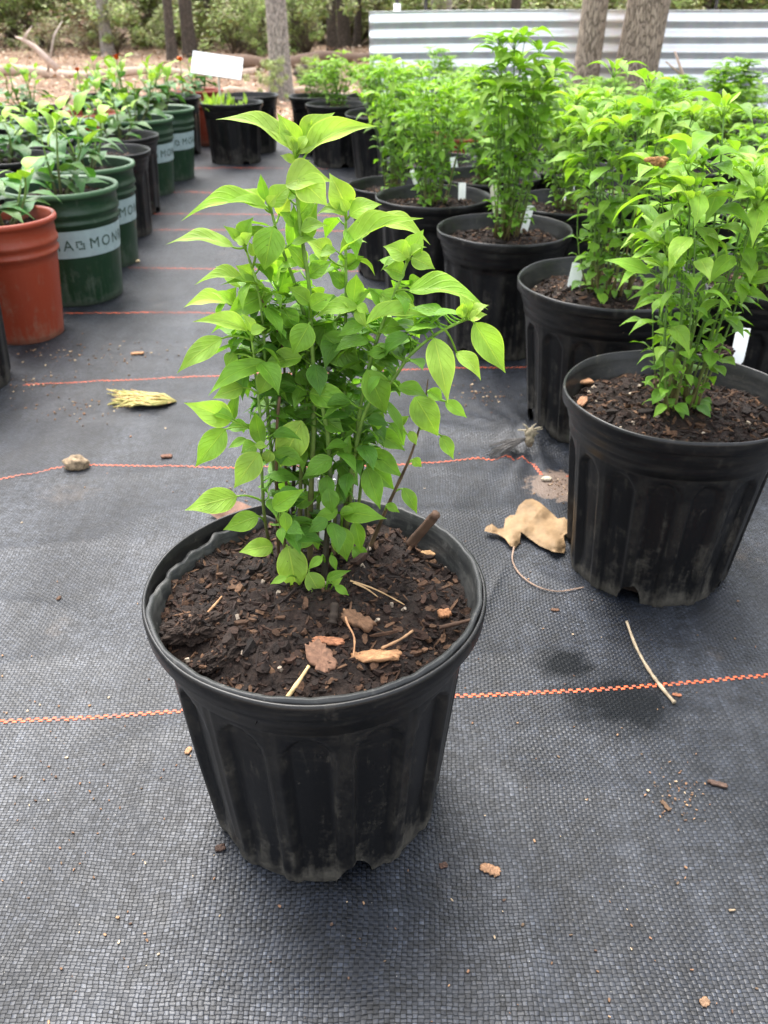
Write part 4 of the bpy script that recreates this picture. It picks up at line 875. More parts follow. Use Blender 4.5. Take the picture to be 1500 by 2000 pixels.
tag(m.build('cedar_sprig', STEMM, origin=p), 'dried yellow green cedar sprig on the cloth at left', 'sprig')
# fine litter
m = MB(); rr = random.Random(9)
spots = [(70, 745, 70, 18), (150, 800, 120, 30), (120, 690, 70, 25), (940, 775, 60, 26), (740, 655, 130, 24), (1095, 950, 40, 22), (1330, 1560, 60, 60), (250, 690, 120, 30), (560, 480, 120, 50), (110, 1560, 200, 260), (450, 975, 50, 40)]
for k in range(1000):
    if k % 4:
        s = rr.choice(spots); px = rr.gauss(s[0], s[2]*.5); py = rr.gauss(s[1], s[3]*.5)
    else: px = rr.uniform(-50, 1550); py = 420+1580*rr.random()**.7
    if py < 330: continue
    p = gp(px, py, .001)
    if (p-Vector((MX, MY, 0))).length < .11: continue
    L = rr.uniform(.0010, .0038)*(1.0 if py > 900 else 1.6); Rm = Matrix.Rotation(rr.uniform(0, 6.3), 3, 'Z')
    c = rr.choice([(.30, .18, .10), (.45, .34, .22), (.10, .06, .04), (.16, .09, .05), (.12, .08, .05), (.22, .12, .07)])
    chip(m, p, L, L*rr.uniform(.3, .8), L*.35, Rm, c, rr)
tag(m.build('bark_crumbs', CHIPM, smooth=False), 'scattered bark crumbs and grit on the black cloth', kind='stuff')

# ------------------------------------------------------------------ the rows of pots
def shared(fn):
    m = MB(); fn(m); me = m.build('tmp', BLACKPOT); d = me.data; bpy.data.objects.remove(me); return d
def put(name, data, parent, mat=None, z=0, sc=None):
    o = bpy.data.objects.new(name, data); C.objects.link(o); o.parent = parent; o.location.z = z
    if sc: o.scale = sc
    return o
def soilz(h): return h-.030
HB = .268
nearpots = []
for i in range(3): nearpots.append(shared(lambda m, i=i: fluted_pot(m, .147, HB, br=.75, nfl=15, seg=240, holes=5, hole0=math.radians(-90-27+i*25), seed=i+5, lowrows=50, depth=.0070, holew=.016, holeh=.032)))
farpot = [shared(lambda m, i=i: fluted_pot(m, .147, HB, br=.80, nfl=15, seg=120, holes=4, hole0=.4, seed=i+15, lowrows=14, wob=.02, holew=.022, holeh=.025)) for i in range(2)]
def pepper_meshes(*a, **k):
    s, l = pepper(*a, **k); so_ = s.build('tmp', STEMM); lo_ = l.build('tmp', LEAF); r = (so_.data, lo_.data); bpy.data.objects.remove(so_); bpy.data.objects.remove(lo_); return r
def glossy_meshes(*a, **k):
    s, l = glossy_plant(*a, **k); so_ = s.build('tmp', STEMM); lo_ = l.build('tmp', GLOSSLEAF); r = (so_.data, lo_.data); bpy.data.objects.remove(so_); bpy.data.objects.remove(lo_); return r
def soil_data(seed, n, res, R=.132, mat=None):
    o, f = soil(None, R, HB-.034, .014, seed, n, res, 1.1); d = o.data; bpy.data.objects.remove(o); return d
SOILN = soil_data(31, 2200, 90); SOILB = soil_data(32, 1400, 60); SOILF = [soil_data(33, 600, 40), soil_data(34, 600, 40)]
PA = pepper_meshes(.36, 24, .030, .050, 101, .92, 3, 10, topbig=1.05, hmin=.62, tone=.03)
PB = pepper_meshes(.35, 24, .034, .058, 102, .95, 2, 8, hmin=.75, tone=.05)
PC = pepper_meshes(.40, 26, .03, .055, 103, .95, 2, 7, topbig=1.2, hmin=.80)
PF = [pepper_meshes(.27, 26, .030, .070, 104+i, .85, 1, 5, hmin=.7, tone=-.08+.05*i) for i in range(4)]
PG = 'black nursery pots of pepper plants in rows at right'
def potted(px, py, label, pot, plant, soild, rz=0., sc=1., group=PG, hsc=1., loc=None, mat=None, D=1.):
    if loc: p = Vector((loc[0], loc[1], 0))
    else: p = G(px, py, HB*sc)
    r = thing('potted_pepper_plant', label, 'potted plant', (p.x, p.y, gh(p.x, p.y)-.003), rz, group)
    r.scale = (sc*D, sc*D, sc)
    put('pot', pot, r); put('soil', soild, r)
    if plant:
        put('stems', plant[0], r, z=HB-.028, sc=(1, 1, hsc)); put('foliage', plant[1], r, z=HB-.028, sc=(1, 1, hsc))
    return r
def wl(x, y): return (x, y)
A = potted(0, 0, 'leafy pepper stems in the near right black pot, label stuck behind', nearpots[0], PA, SOILN, math.radians(144), loc=(.378, .982))
B = potted(0, 0, 'pepper plant in black fluted pot directly behind the near right pot', nearpots[1], PB, SOILB, 1.1, loc=(.393, 1.43), D=1.09, hsc=1.02)
D_ = potted(0, 0, 'black potted pepper cut by the right edge behind the near right pot', nearpots[2], PF[0], SOILB, 2.0, loc=(.69, 1.49), hsc=1.0)
Cc = potted(0, 0, 'tall slender pepper in smooth black pot with two labels, mid right', farpot[0], PC, SOILB, .4, loc=(.263, 1.86), hsc=.97)
potted(0, 0, 'black potted pepper with brown bare stem bases behind the foreground plant', farpot[1], PF[1], SOILB, 2.2, loc=(.125, 2.20), hsc=1.15)
potted(0, 0, 'pepper with leaves down to the soil in wide low black pot', farpot[0], PF[2], SOILB, 3.1, loc=(.03, 2.45), sc=.93, D=.96, hsc=1.25)
potted(0, 0, 'black potted pepper with white label, left of the plant with long drooping tips', farpot[1], PF[3], SOILB, 4.2, loc=(.453, 2.137), hsc=1.05)
potted(0, 0, 'black potted pepper hidden behind the near right plants', farpot[0], PF[0], SOILB, 5.0, loc=(.70, 2.33), hsc=1.05)
potted(0, 0, 'black potted pepper with bare soil, right edge middle row', farpot[1], PF[2], SOILB, 1.5, loc=(.89, 2.08), hsc=.85)
potted(0, 0, 'black potted pepper right behind the tall slender one, one small label', farpot[0], PF[1], SOILB, 3.6, loc=(.29, 2.47), hsc=.95)
k = 0
FARL = 'black potted pepper, %s from left in the %s row behind the slender plant'
ORD = ('first', 'second', 'third', 'fourth', 'fifth', 'sixth', 'seventh'); cnt = {}; ROWS = (2.8, 3.1, 3.4, 3.75, 4.1, 4.45, 5)
FARXY = ((.53, 2.62), (.15, 2.74), (.86, 2.62), (1.17, 2.5), (.42, 2.97), (.73, 2.97), (1.04, 2.97), (1.35, 2.95), (.62, 3.28), (.93, 3.28), (1.24, 3.28), (1.55, 3.28), (.10, 3.55), (.46, 3.6), (.77, 3.6), (1.08, 3.6), (1.39, 3.6), (1.7, 3.6), (.33, 3.93), (.64, 3.95), (.95, 3.95), (1.26, 3.95), (1.57, 3.95), (1.88, 3.95), (.10, 4.28), (.40, 4.26), (-.05, 4.6), (.26, 4.6))
for (x, y) in FARXY:
    row = sum(y > q for q in ROWS)
    rank = sum(1 for (x2, y2) in FARXY if sum(y2 > q for q in ROWS) == row and x2 < x)
    rr = random.Random(k); s = lerp(.95, .78, clamp((y-2.5)/2.))
    potted(0, 0, FARL % (ORD[rank], ORD[row]), farpot[k % 2], PC if (x, y) == (1.24, 3.28) else PF[(k*3+1) % 4], SOILF[k % 2], rr.uniform(0, 6), loc=(x+rr.uniform(-.01, .01), y), hsc=(1.0 + rr.uniform(-.16, .16))*s*(.72 if (x > .38 and y > 2.9) else (.7 if (x, y) == (.15, 2.74) else .95)))
    k += 1
r = potted(0, 0, 'tilted black pot with bushy pepper at the left end of the right rows', farpot[0], PF[2], SOILF[0], .5, loc=(-.01, 3.95), hsc=.85); r.rotation_euler = (.03, -.06, .5)
potted(0, 0, 'black potted pepper second from the left end, beyond the tilted pot', farpot[1], PF[3], SOILF[1], 1.5, loc=(-.22, 4.28), hsc=.85)
potted(0, 0, 'leftmost small yellowish pepper pot in the far right rows', farpot[0], PF[1], SOILF[0], 2.5, loc=(-.33, 4.62), hsc=.5)
redfar = shared(lambda m: smooth_pot(m, .135, HB, .84, 64, seed=3)); 
r = thing('potted_pepper_plant', 'red plastic pot glimpsed among the far right plants', 'potted plant', (.30, 3.28, 0), 0, None)
def recolor(data, mat):
    d = data.copy(); d.materials.clear(); d.materials.append(mat); return d
put('pot', recolor(redfar, REDPOT), r); put('soil', SOILF[0], r, sc=(.98, .98, 1)); put('stems', PF[2][0], r, z=.23, sc=(1, 1, .8)); put('foliage', PF[2][1], r, z=.23, sc=(1, 1, .8))

# plant labels
def plabel(bx, by, tx, ty, wpx, label, col=WHITE, z=.248, rounded=False, dy=.012):
    p = G(bx, by, z); q = atY(tx, ty, p.y+dy); zc = (p-CAM).dot(FWD); w2 = wpx*zc/F*.5; d = (q-p); L = d.length; d = d/L
    p = p - d*.018; L += .018
    s = Vector((1, 0, 0)); s = (s-d*s.dot(d)).normalized(); n_ = s.cross(d); mm = MB(); T = .0007; prof = []
    for i in range(13):
        t = i/12; ww = w2
        if rounded and t > .85: ww = w2*math.sqrt(max(.02, 1-((t-.85)/.15)**2))
        if t < .18: ww = w2*lerp(.15, 1, t/.18)
        prof.append((t, ww))
    rows = []
    for t, ww in prof:
        c = p + d*L*t + n_*(.0015*math.sin(t*2.5)); rows.append([c-s*ww+n_*T, c+s*ww+n_*T, c+s*ww-n_*T, c-s*ww-n_*T])
    b = mm.grid(rows, wrap=True); n = len(mm.v); mm.f.append((n-4, n-3, n-2, n-1))
    return tag(mm.build('plant_label', col, smooth=False, origin=p), label, 'plant label', 'plastic labels in the pots')
BEIGE = mat_simple('yellowed_plastic', (.50, .48, .36), .5, 40, .1)
plabel(1440, 695, 1452, 640, 27, 'white label behind the stems of the near right pot')
plabel(1116, 574, 1130, 514, 24, 'white label in the pot directly behind the near right pot')
plabel(1023, 450, 1036, 401, 15, 'white label on the right side of the tall slender plant pot')
plabel(972, 420, 964, 359, 17, 'tall yellowed round ended label left of the slender stems', BEIGE, rounded=True)
plabel(1108, 391, 1118, 351, 15, 'white label among bark in the pot right of the slender plant')
plabel(902, 384, 903, 357, 14, 'short white label right of the brown bare stems')
plabel(889, 335, 885, 307, 13, 'white label near the glimpsed red pot')
plabel(810, 353, 804, 332, 8, 'narrow white label left of the brown bare stems')
p = plabel(640, 1075, 638, 935, 34, 'white label half hidden behind the foreground stems', z=.238, dy=.01)
slab('bark_chip', 'orange chip at the left of the near right pot soil', 'bark chip', G(1138, 745, .244), .030, .012, .006, .05, (.36, .19, .10), 41, 'chips on the near right soil')
slab('bark_chip', 'long upright chip at the left rim of the near right pot', 'bark chip', G(1137, 784, .246), .030, .012, .006, 1.2, (.26, .13, .07), 42, 'chips on the near right soil')
clod('dark driftwood piece against the stems in the pot behind', G(1205, 572, .250), .11, .03, .02, .5, (.05, .03, .022), 43)
clod('dark clod standing beside the label in the near right pot', G(1400, 690, .258), .045, .03, .025, .4, (.04, .02, .014), 44)
# dried bit caught on a leaf
m = MB(); p = G(1290, 303, .56); rr = random.Random(2)
p = atY(1282, 318, A.location.y-.035)
for q in range(7): blob(m, p+Vector((rr.uniform(-.009, .009), rr.uniform(-.004, .004), rr.uniform(-.003, .004)+q*.0004)), .004, q, .6, (1.3, .8, .7), (.42, .22, .08), 10, 3)
tag(m.build('dried_flower', SOILM, origin=p), 'withered orange brown flower caught on the near right leaves', 'dried flower')

# left side
LG = 'potted shrubs in rows at left'
def red_or_green(px, py, h, R, br, mat, rimmat, label, plant, rz=0., band=False, loc=None, sc=1., seed=0, holes=True, soilin=.012, group=LG, hsc=1.):
    p = Vector((loc[0], loc[1], 0)) if loc else G(px, py, h)
    r = thing('potted_shrub', label, 'potted plant', (p.x, p.y, gh(p.x, p.y)-.003), rz, group)
    m = MB(); smooth_pot(m, R, h, br, 96, rim=.007, seed=seed, wob=.0015 if rimmat else .008)
    if rimmat:
        n = 96; rimf = [f for i, f in enumerate(m.f) if 3 <= i//n <= 7]; m.f = [f for i, f in enumerate(m.f) if not 3 <= i//n <= 7]
        po = m.build('pot', mat, r); m2 = MB(); m2.v = list(m.v); m2.c = list(m.c); m2.u = list(m.u); m2.f = rimf; m2.build('rim', rimmat, po)
    else: po = m.build('pot', mat, r)
    so_, _ = soil(r, R-.012, h-.036, .010, int(px)+7, 700, 44, 1.3)
    if plant: put('stems', plant[0], r, z=h-.03, sc=(1, 1, hsc)); put('foliage', plant[1], r, z=h-.03, sc=(1, 1, hsc))
    return r, po
GP = [glossy_meshes(.21, 4, 201, (.03, 0), 1.25), glossy_meshes(.20, 5, 202, (-.02, .01), 1.15), glossy_meshes(.24, 5, 203, (0, 0), 1.05), glossy_meshes(.20, 5, 204, (0, .02), 1.1)]
def hole_disc(r, R, h, br, ang, w_, hh):   # a round drainage opening: short dark sleeve sunk in the wall
    m = MB(); rb = R*br; rows = []
    for dep, s in ((-.0012, 1.08), (.0010, 1.0), (.0012, .98), (-.012, .9), (-.0125, .01)):
        rows.append([Vector(((rb+dep+.0008*math.sin(0))*math.cos(ang+w_*s*math.cos(2*PI*k/20)/rb), (rb+dep)*math.sin(ang+w_*s*math.cos(2*PI*k/20)/rb), hh+w_*s*math.sin(2*PI*k/20))) for k in range(20)])
    m.grid(rows, wrap=True); return m.build('drainage_hole', BLACKPOT, r)
def cyl_text(root, s, radf, z0, size, ang0, step, mat, parent):
    m = MB(); a = ang0; R_at = radf(z0+.01)
    for ch in s:
        if ch == '*':   # the small square emblem between the words
            rr = random.Random(3)
            for i in range(4):
                for j in range(4):
                    if rr.random() < .25: continue
                    u = a + (i-.2)*.20*size/R_at; z = z0 + j*.21*size; b = len(m.v)
                    for du, dz in ((0, 0), (.15, 0), (.15, .16), (0, .16)): rq = radf(z+dz*size); m.vert((rq*math.cos(u+du*size/R_at), rq*math.sin(u+du*size/R_at), z+dz*size))
                    m.f.append((b, b+1, b+2, b+3))
            a += size*1.15/R_at; continue
        cu = bpy.data.curves.new('t', 'FONT'); cu.body = ch; cu.size = size*1.35; cu.resolution_u = 3; cu.offset = 0
        to = bpy.data.objects.new('t', cu); C.objects.link(to); dg = bpy.context.evaluated_depsgraph_get(); me = bpy.data.meshes.new_from_object(to.evaluated_get(dg))
        b = len(m.v); wd_ = max([v.co.x for v in me.vertices] or [0])
        for v in me.vertices: u = a + v.co.x/R_at; rq = radf(z0+v.co.y); m.vert((rq*math.cos(u), rq*math.sin(u), z0+v.co.y))
        for f in me.polygons: m.f.append(tuple(b+i for i in f.vertices))
        a += (wd_+size*.28)/R_at; bpy.data.objects.remove(to); bpy.data.curves.remove(cu); bpy.data.meshes.remove(me)
    return m.build('lettering', mat, parent, smooth=False)
def band(root, R, h, br, zt, zb, col=LABELM):
    m = MB(); Rn = R-.013; rb = R*br
    def rad(z): return lerp(rb, Rn, (z-.004)/(h-.086))+.0012
    rows = [[Vector((rad(z)*math.cos(2*PI*j/96), rad(z)*math.sin(2*PI*j/96), z)) for j in range(96)] for z in (zb, (zb+zt)/2, zt)]
    # wobble follows the pot wall
    m.grid(rows, wrap=True); return m.build('label_band', col, root), (lambda z: rad(z)+.0010)
greens = []
for i, (px, py, loc, lab, pl) in enumerate((
  (121, 362, (-.830, 2.24), 'front green pot with pale blue lettered band, beside the red pot', GP[0]),
  (157, 325, (-.871, 2.57), 'second green pot with lettered band, just behind the front green one', GP[1]),
  (271, 240, (-.982, 3.61), 'green pot with pale band beyond the two tall black pots', GP[2]),
  (304, 226, (-.96, 3.93), 'farthest green pot of the path side row, pale band', GP[3]),
  (74, 236, (-1.297, 3.5), 'green pot in the back left, thin green rim around bare soil', None))):
    r, po = red_or_green(px, py, .286, .145, .78, GREENPOT, GREENRIM, lab, pl, seed=i+2, loc=loc)
    p = Vector(r.location); face = math.atan2(-p.y, -p.x)
    lb, Rm = band(r, .145, .286, .78, .197, .130)
    cyl_text(r, 'VIA*MONROVIA*MONRO', Rm, .150, .028, face-.50+(.0 if i == 0 else .25), 0, INK, lb)
    hole_disc(r, .145, .286, .78, face+.95, .013, .017)
r, po = red_or_green(8, 425, .278, .118, .70, REDPOT, None, 'terracotta red plastic pot at the left edge, leafy shoot inside', GP[1], seed=9, hsc=.8, loc=(-.860, 1.93))
hole_disc(r, .118, .278, .70, math.radians(-90+52), .013, .022)
def black_left(loc, label, plant, k=0, R=None, hsc=1., sc=1., D=1.):
    r = thing('potted_shrub', label, 'potted plant', (loc[0], loc[1], 0), k*1.3, LG); r.scale = (sc*D, sc*D, sc); put('pot', farpot[k % 2], r); put('soil', SOILF[k % 2], r)
    if plant: put('stems', plant[0], r, z=.235, sc=(1, 1, hsc)); put('foliage', plant[1], r, z=.235, sc=(1, 1, hsc))
    return r
black_left((-.907, 1.62), 'black pot barely entering at the left edge, nearest on that side', None, 0)
black_left((-.913, 2.92), 'tall black pot behind the two front green pots, bark soil', None, 1)
black_left((-.964, 3.26), 'second tall black pot before the far green pots', GP[2], 2, hsc=.75)
black_left((-1.16, 2.42), 'black pot mostly hidden left of the front green pot', GP[0], 3, hsc=.9)
black_left((-1.19, 2.79), 'black pot with visible soil at the left edge, second row', GP[3], 4, hsc=.8)
black_left((-1.23, 3.12), 'black pot at left edge, third in its row', GP[1], 5, hsc=.85)
black_left((-1.60, 4.12), 'wide black pot at the far left edge', GP[2], 6, hsc=.9)
black_left((-1.60, 3.72), 'wide black pot beside the bare green one', GP[3], 7, hsc=.9)
black_left((-1.28, 4.30), 'black pot with light green shrub behind the far green pots', GP[0], 8, hsc=1.0)
black_left((-1.06, 4.60), 'black pot left of the red rimmed pot on the far path', GP[1], 9, hsc=.8)
black_left((-1.38, 4.65), 'black pot with glossy shrub in the last left row', GP[1], 10, hsc=.9)
black_left((-.721, 4.35), 'black pot standing alone under the white sign', None, 11)
black_left((-.68, 4.68), 'grey black pot half hidden behind the lone pot', None, 12)
for loc, lab in (((-.99, 4.93), 'red rimmed pot tucked behind the far black pots at left'), ((-1.27, 3.93), 'red pot with orange rim behind the bare green pot')):
    r, po = red_or_green(0, 0, .268, .135, .85, REDPOT, None, lab, GP[3], seed=12, loc=loc, hsc=.8)
# weeds in the lone pot
m = MB(); rr = random.Random(8)
for q in range(40):
    a = rr.uniform(0, 6.3); b = Vector((-.76+rr.gauss(0, .05), 4.33+rr.gauss(0, .04), .23)); e = b+Vector((.03*math.cos(a), .03*math.sin(a), rr.uniform(.02, .09)))
    leaf(m, b.lerp(e, .3), e, Vector((-math.sin(a), math.cos(a), 0)), .018, .2, .1, leafcol(.8, rr), 'ovate', 4, 1, rr)
tag(m.build('weed_tuft', LEAF, origin=(-.76, 4.33, .23)), 'little green weeds growing in the lone black pot', kind='stuff')
# orange blooms
for i, (px, py, Y, r_) in enumerate(((227, 112, 3.5, .019), (351, 116, 3.8, .017), (151, 136, 3.1, .012))):
    p = atY(px, py, Y); m = MB(); rr = random.Random(i)
    for q in range(9):
        a = q*2.4; e = p+Vector((math.cos(a)*r_, math.sin(a)*r_*.7, r_*rr.uniform(-.2, .8))); leaf(m, p-Vector((0, 0, r_*.5)), e, Vector((-math.sin(a), math.cos(a), 0)), r_*1.1, .5, .2, (.75, .17, .02), 'round', 5, 1, rr)
    m.tube([p-Vector((0, 0, .10)), p-Vector((0, 0, r_*.4))], .0016, 5, (.10, .2, .04))
    tag(m.build('orange_flower', STEMM, origin=p), ('largest orange flower above the left shrubs', 'orange flower nearest the white sign', 'small orange bud low among the left shrubs')[i], 'flower', 'orange flowers on the left shrubs')
# the white sign
sg_ = thing('garden_sign', 'blank white board on a thin stake, tilted over the far left path', 'sign', G(425, 205, .25)*0+Vector((-.78, 4.3, .02)))
p = atY(424, 128, 4.3); o_ = Vector(sg_.location); m = MB(); Rr = Matrix.Rotation(math.radians(7.5), 3, 'Y') @ Matrix.Rotation(math.radians(-32), 3, 'X'); m.box(p-o_, .114, .003, .050, Rr); m.build('board', WHITE, sg_, smooth=False)
m = MB(); m.tube([Vector((p.x-o_.x-.005, .012, 0)), Vector((p.x-o_.x, .012, p.z-o_.z+.03))], .005, 8, (.45, .42, .36)); m.build('stake', WOODM, sg_)

# ------------------------------------------------------------------ corrugated sheet, posts
pan = thing('corrugated_sheet', 'long silvery corrugated metal sheet standing behind the right rows', 'metal sheet', (0, 5.0, 0))
m = MB(); rows = []; PIT = .070; zt = .622; nz_ = 190; xs_ = [-.078 + 5.4*i/130 for i in range(131)]
for i in range(nz_+1):
    z = .01 + (zt-.01)*i/nz_
    rows.append([Vector((x, -.035*x + .009*math.sin(2*PI*(zt-z)/PIT+.4) + .012*noise.noise(Vector((x*1.3, z*2, 0))) + .07*z, z + .008*noise.noise(Vector((x*.8, 0, 0))) + .006*x)) for x in xs_])
m.grid(rows); sh = m.build('sheet', METAL, pan)
so2 = sh.modifiers.new('t', 'SOLIDIFY'); so2.thickness = .0012
for i, (px, h_) in enumerate(((775, 1.5), (831, 1.45), (1238, 1.4), (1398, 1.5))):
    x = (px-750)/F*(5.3*.848+.03); r = thing('fence_post', ('thin dark fence post with white sleeve at the left end of the sheet', 'thin dark fence post just right of the sleeved one', 'thin dark fence post between the two leaning trunks', 'thin dark fence post near the white car')[i], 'fence post', (x, 5.3, -.01), 0, 'fence posts behind the sheet')
    m = MB(); m.tube([Vector((0, 0, 0)), Vector((.004, 0, h_))], .010, 8, (.02, .02, .02)); m.build('post', BLACKPOT2, r)
    if i == 0: m = MB(); m.tube([Vector((.002, 0, .2)), Vector((.002, 0, .665))], .019, 12); m.build('sleeve', WHITE, r)
m = MB(); m.tube([Vector((-.3, 5.29, .75)), Vector((.8, 5.29, .73)), Vector((1.9, 5.29, .68)), Vector((4, 5.29, .72))], .0025, 5, (.35, .35, .35)); tag(m.build('fence_wire', WOODM), 'thin wire strung between the dark fence posts', 'wire')

# ------------------------------------------------------------------ trees
rt = random.Random(21)
def crown_data(seed, n, R, H):
    rr = random.Random(seed); m = MB(); cl_ = [(Vector((rr.gauss(0, R*.45), rr.gauss(0, R*.45), rr.uniform(0, H))), rr.uniform(.35, .9)) for _ in range(46)]
    for k in range(n):
        c, r = rr.choice(cl_); d = Vector((rr.gauss(0, 1), rr.gauss(0, 1), rr.gauss(0, .8))).normalized()*r*rr.random()**.4; p = c+d
        a = rr.uniform(0, 6.3); e = p+Vector((math.cos(a), math.sin(a), rr.uniform(-.7, .3)))*.13; leaf(m, p, e, Vector((-math.sin(a), math.cos(a), rr.gauss(0, .5))), .08, .2, .05, tuple(x*rr.uniform(.6, 1.3) for x in (.06, .13, .03)), 'ovate', 2, 1, rr)
    o = m.build('tmp', FOLM); d = o.data; bpy.data.objects.remove(o); return d
CR = [crown_data(1, 600, 1.9, 3.4), crown_data(2, 600, 1.6, 4.2)]
def tree(px, py, wpx, lean, mat, label, Y=None, H=8., crown=True, group='trees behind the nursery', z0=0.):
    p = G(px, py, 0) if Y is None else Vector(((px-750)/F*(Y*.848+.06), Y, 0)); zc = (p-CAM).dot(FWD) if Y is None else Y*.848+.06; r = wpx*.5*zc/F
    o = thing('tree', label, 'tree', (p.x, p.y, -.03), 0, group); m = MB(); rows = []; sd_ = rt.uniform(0, 50); n = 40; seg = 28
    for i in range(n+1):
        t = (i/n)**1.6; z = H*t; rr_ = r*(1-.55*t)*(1+.45*math.exp(-z/.16)); cx = lean*z + .04*math.sin(z*1.1+sd_)*min(1, z); cy = .03*math.sin(z*.9+sd_)*min(1, z)
        rows.append([Vector((cx+rr_*(1+.10*noise.noise(Vector((math.cos(2*PI*j/seg)*2, math.sin(2*PI*j/seg)*2, z*.7+sd_))))*math.cos(2*PI*j/seg), cy+rr_*(1+.10*noise.noise(Vector((math.cos(2*PI*j/seg)*2, math.sin(2*PI*j/seg)*2, z*.7+sd_))))*math.sin(2*PI*j/seg), z)) for j in range(seg)])
    m.grid(rows, wrap=True)
    for k in range(5):
        z = H*rt.uniform(.5, .85); a = rt.uniform(0, 6.3); L = rt.uniform(.8, 1.8); b = Vector((lean*z, 0, z)); m.tube([b, b+Vector((math.cos(a)*L*.5, math.sin(a)*L*.5, L*.35)), b+Vector((math.cos(a)*L, math.sin(a)*L, L*.9))], [r*.4, r*.28, r*.1], 8)
    m.build('trunk', mat, o)
    if crown:
        c = put('crown', CR[rt.randrange(2)], o, z=H*.62); c.location.x = lean*H*.8; c.rotation_euler.z = rt.uniform(0, 6); c.rotation_euler.x = 0
    return o
tree(1150, 0, 52, .02, BARKL, 'slim straight tan trunk before the metal sheet', Y=4.8, H=7)
tree(1240, 0, 84, .10, BARKL, 'thick leaning brown trunk before the metal sheet', Y=4.78, H=7)
tree(551, 192, 40, -.05, BARKG, 'pale grey trunk beside the litter strip, nearest on the left', H=8)
for px, py, w_, ln, mt, lab in ((212, 106, 22, -.02, BARKG, 'slender grey trunk above the orange flowers'), (338, 116, 18, .0, BARKD, 'left one of a close pair of dark trunks'), (374, 112, 26, -.01, BARKD, 'right one of a close pair of dark trunks'),
    (582, 100, 26, .02, BARKD, 'dark trunk just right of the pale grey one'), (512, 104, 16, .0, BARKD, 'thin brown trunk touching the pale grey one'), (672, 92, 24, .0, BARKD, 'dark straight trunk halfway to the sheet'), (628, 84, 10, .0, BARKD, 'very thin trunk between two dark ones'),
    (860, 100, 42, .0, BARKG, 'broad grey trunk rising behind the sheet left of centre'), (62, 80, 16, .02, BARKD, 'dark thin trunk at the far upper left'), (155, 78, 14, -.02, BARKD, 'thin trunk left of the slender grey one'), (1000, 96, 20, 0, BARKD, 'trunk behind the middle of the sheet'), (1210, 98, 30, 0, BARKG, 'trunk seen between the two leaning ones'), (1370, 96, 14, .0, BARKD, 'thin trunk left of the white car'), (270, 84, 12, .02, BARKD, 'thin stem left of the dark pair'), (740, 84, 12, .01, BARKD, 'thin trunk above the left end of the sheet'), (440, 82, 12, .0, BARKD, 'thin stem above the white sign')):
    tree(px, py, w_, ln, mt, lab, H=9)
for px, py, w_, lab in ((18, 86, 14, 'thin trunk at the top left corner'), (110, 84, 12, 'thin trunk above the forked dead branch'), (306, 88, 10, 'slim stem just left of the dark pair'), (410, 90, 12, 'slim trunk just left of the white sign'), (470, 92, 16, 'dark trunk above the right end of the sign'), (605, 90, 12, 'slim trunk right of the pale grey one'), (650, 96, 18, 'dark trunk left of the straight one'), (698, 90, 14, 'slim trunk just left of the sheet')):
    tree(px, py, w_, rt.uniform(-.02, .02), BARKD, lab, H=9, crown=False)
for k in range(16):
    x = rt.uniform(-12, 13); Y = rt.uniform(17, 28); o = tree(0, 0, 18, rt.uniform(-.03, .03), BARKD, 'dark slim trunk deep in the woods', Y=Y, H=11, group='deep woods trees', crown=False); o.location.x = x
# shrubs
def bush_data(seed, n, R, H, cols, size=.055):
    rr = random.Random(seed); m = MB(); cl_ = [(Vector((rr.gauss(0, R*.5), rr.gauss(0, R*.5), rr.uniform(.08, H))), rr.uniform(.10, .32)*R) for _ in range(26)]
    for c, r in cl_: m.tube([Vector((0, 0, 0)), c*.5+Vector((0, 0, .05)), c], [.012, .008, .003], 4, (.12, .09, .06))
    for k in range(n):
        c, r = rr.choice(cl_); d = Vector((rr.gauss(0, 1), rr.gauss(0, 1), rr.gauss(0, .7))).normalized()*r*rr.random()**.35; p = c+d
        if p.z < .02: continue
        a = rr.uniform(0, 6.3); e = p+Vector((math.cos(a), math.sin(a), rr.uniform(-.6, .4)))*size*rr.uniform(.6, 1.3); col = rr.choice(cols); f = rr.uniform(.8, 1.4)
        leaf(m, p, e, Vector((-math.sin(a), math.cos(a), rr.gauss(0, .6))), size*.6, .2, .05, tuple(x*f for x in col), 'ovate', 2, 1, rr)
    o = m.build('tmp', FOLM); d = o.data; bpy.data.objects.remove(o); return d
GRN = [(.28, .42, .09), (.38, .52, .13), (.20, .30, .08), (.48, .56, .18)]; OLV = [(.36, .36, .16), (.28, .31, .12), (.38, .35, .21), (.24, .29, .10)]; BRN = [(.22, .12, .07), (.28, .16, .09), (.16, .10, .07), (.24, .18, .12)]
BU = [bush_data(1, 4200, 1.1, 1.9, GRN+OLV, .09), bush_data(2, 4200, 1.2, 1.7, OLV+OLV+GRN, .09), bush_data(3, 2600, 1.0, .9, BRN+OLV, .07), bush_data(4, 3600, 1.2, 2.2, GRN+GRN+OLV, .10)]
for k in range(110):
    x = rt.uniform(-11, 9); Y = rt.uniform(12.8, 20); x *= Y/15
    b = 2 if (x < -2.5 and rt.random() < .45 and Y < 14.5) else rt.choice([0, 1, 1, 3])
    o = bpy.data.objects.new('shrub', BU[b]); C.objects.link(o); o.location = (x, Y, -.05); s = rt.uniform(.6, 1.05)*(.55 if Y < 14 else .95); o.scale = (s, s, s); o.rotation_euler.z = rt.uniform(0, 6)
    tag(o, ('leafy green understory shrub at the edge of the woods', 'olive drab understory shrub at the edge of the woods', 'rusty brown dead brush at the edge of the woods', 'bright tall green shrub at the edge of the woods')[b], 'shrub', ('green woodland shrubs', 'olive woodland shrubs', 'brown brush heaps', 'tall woodland shrubs')[b])
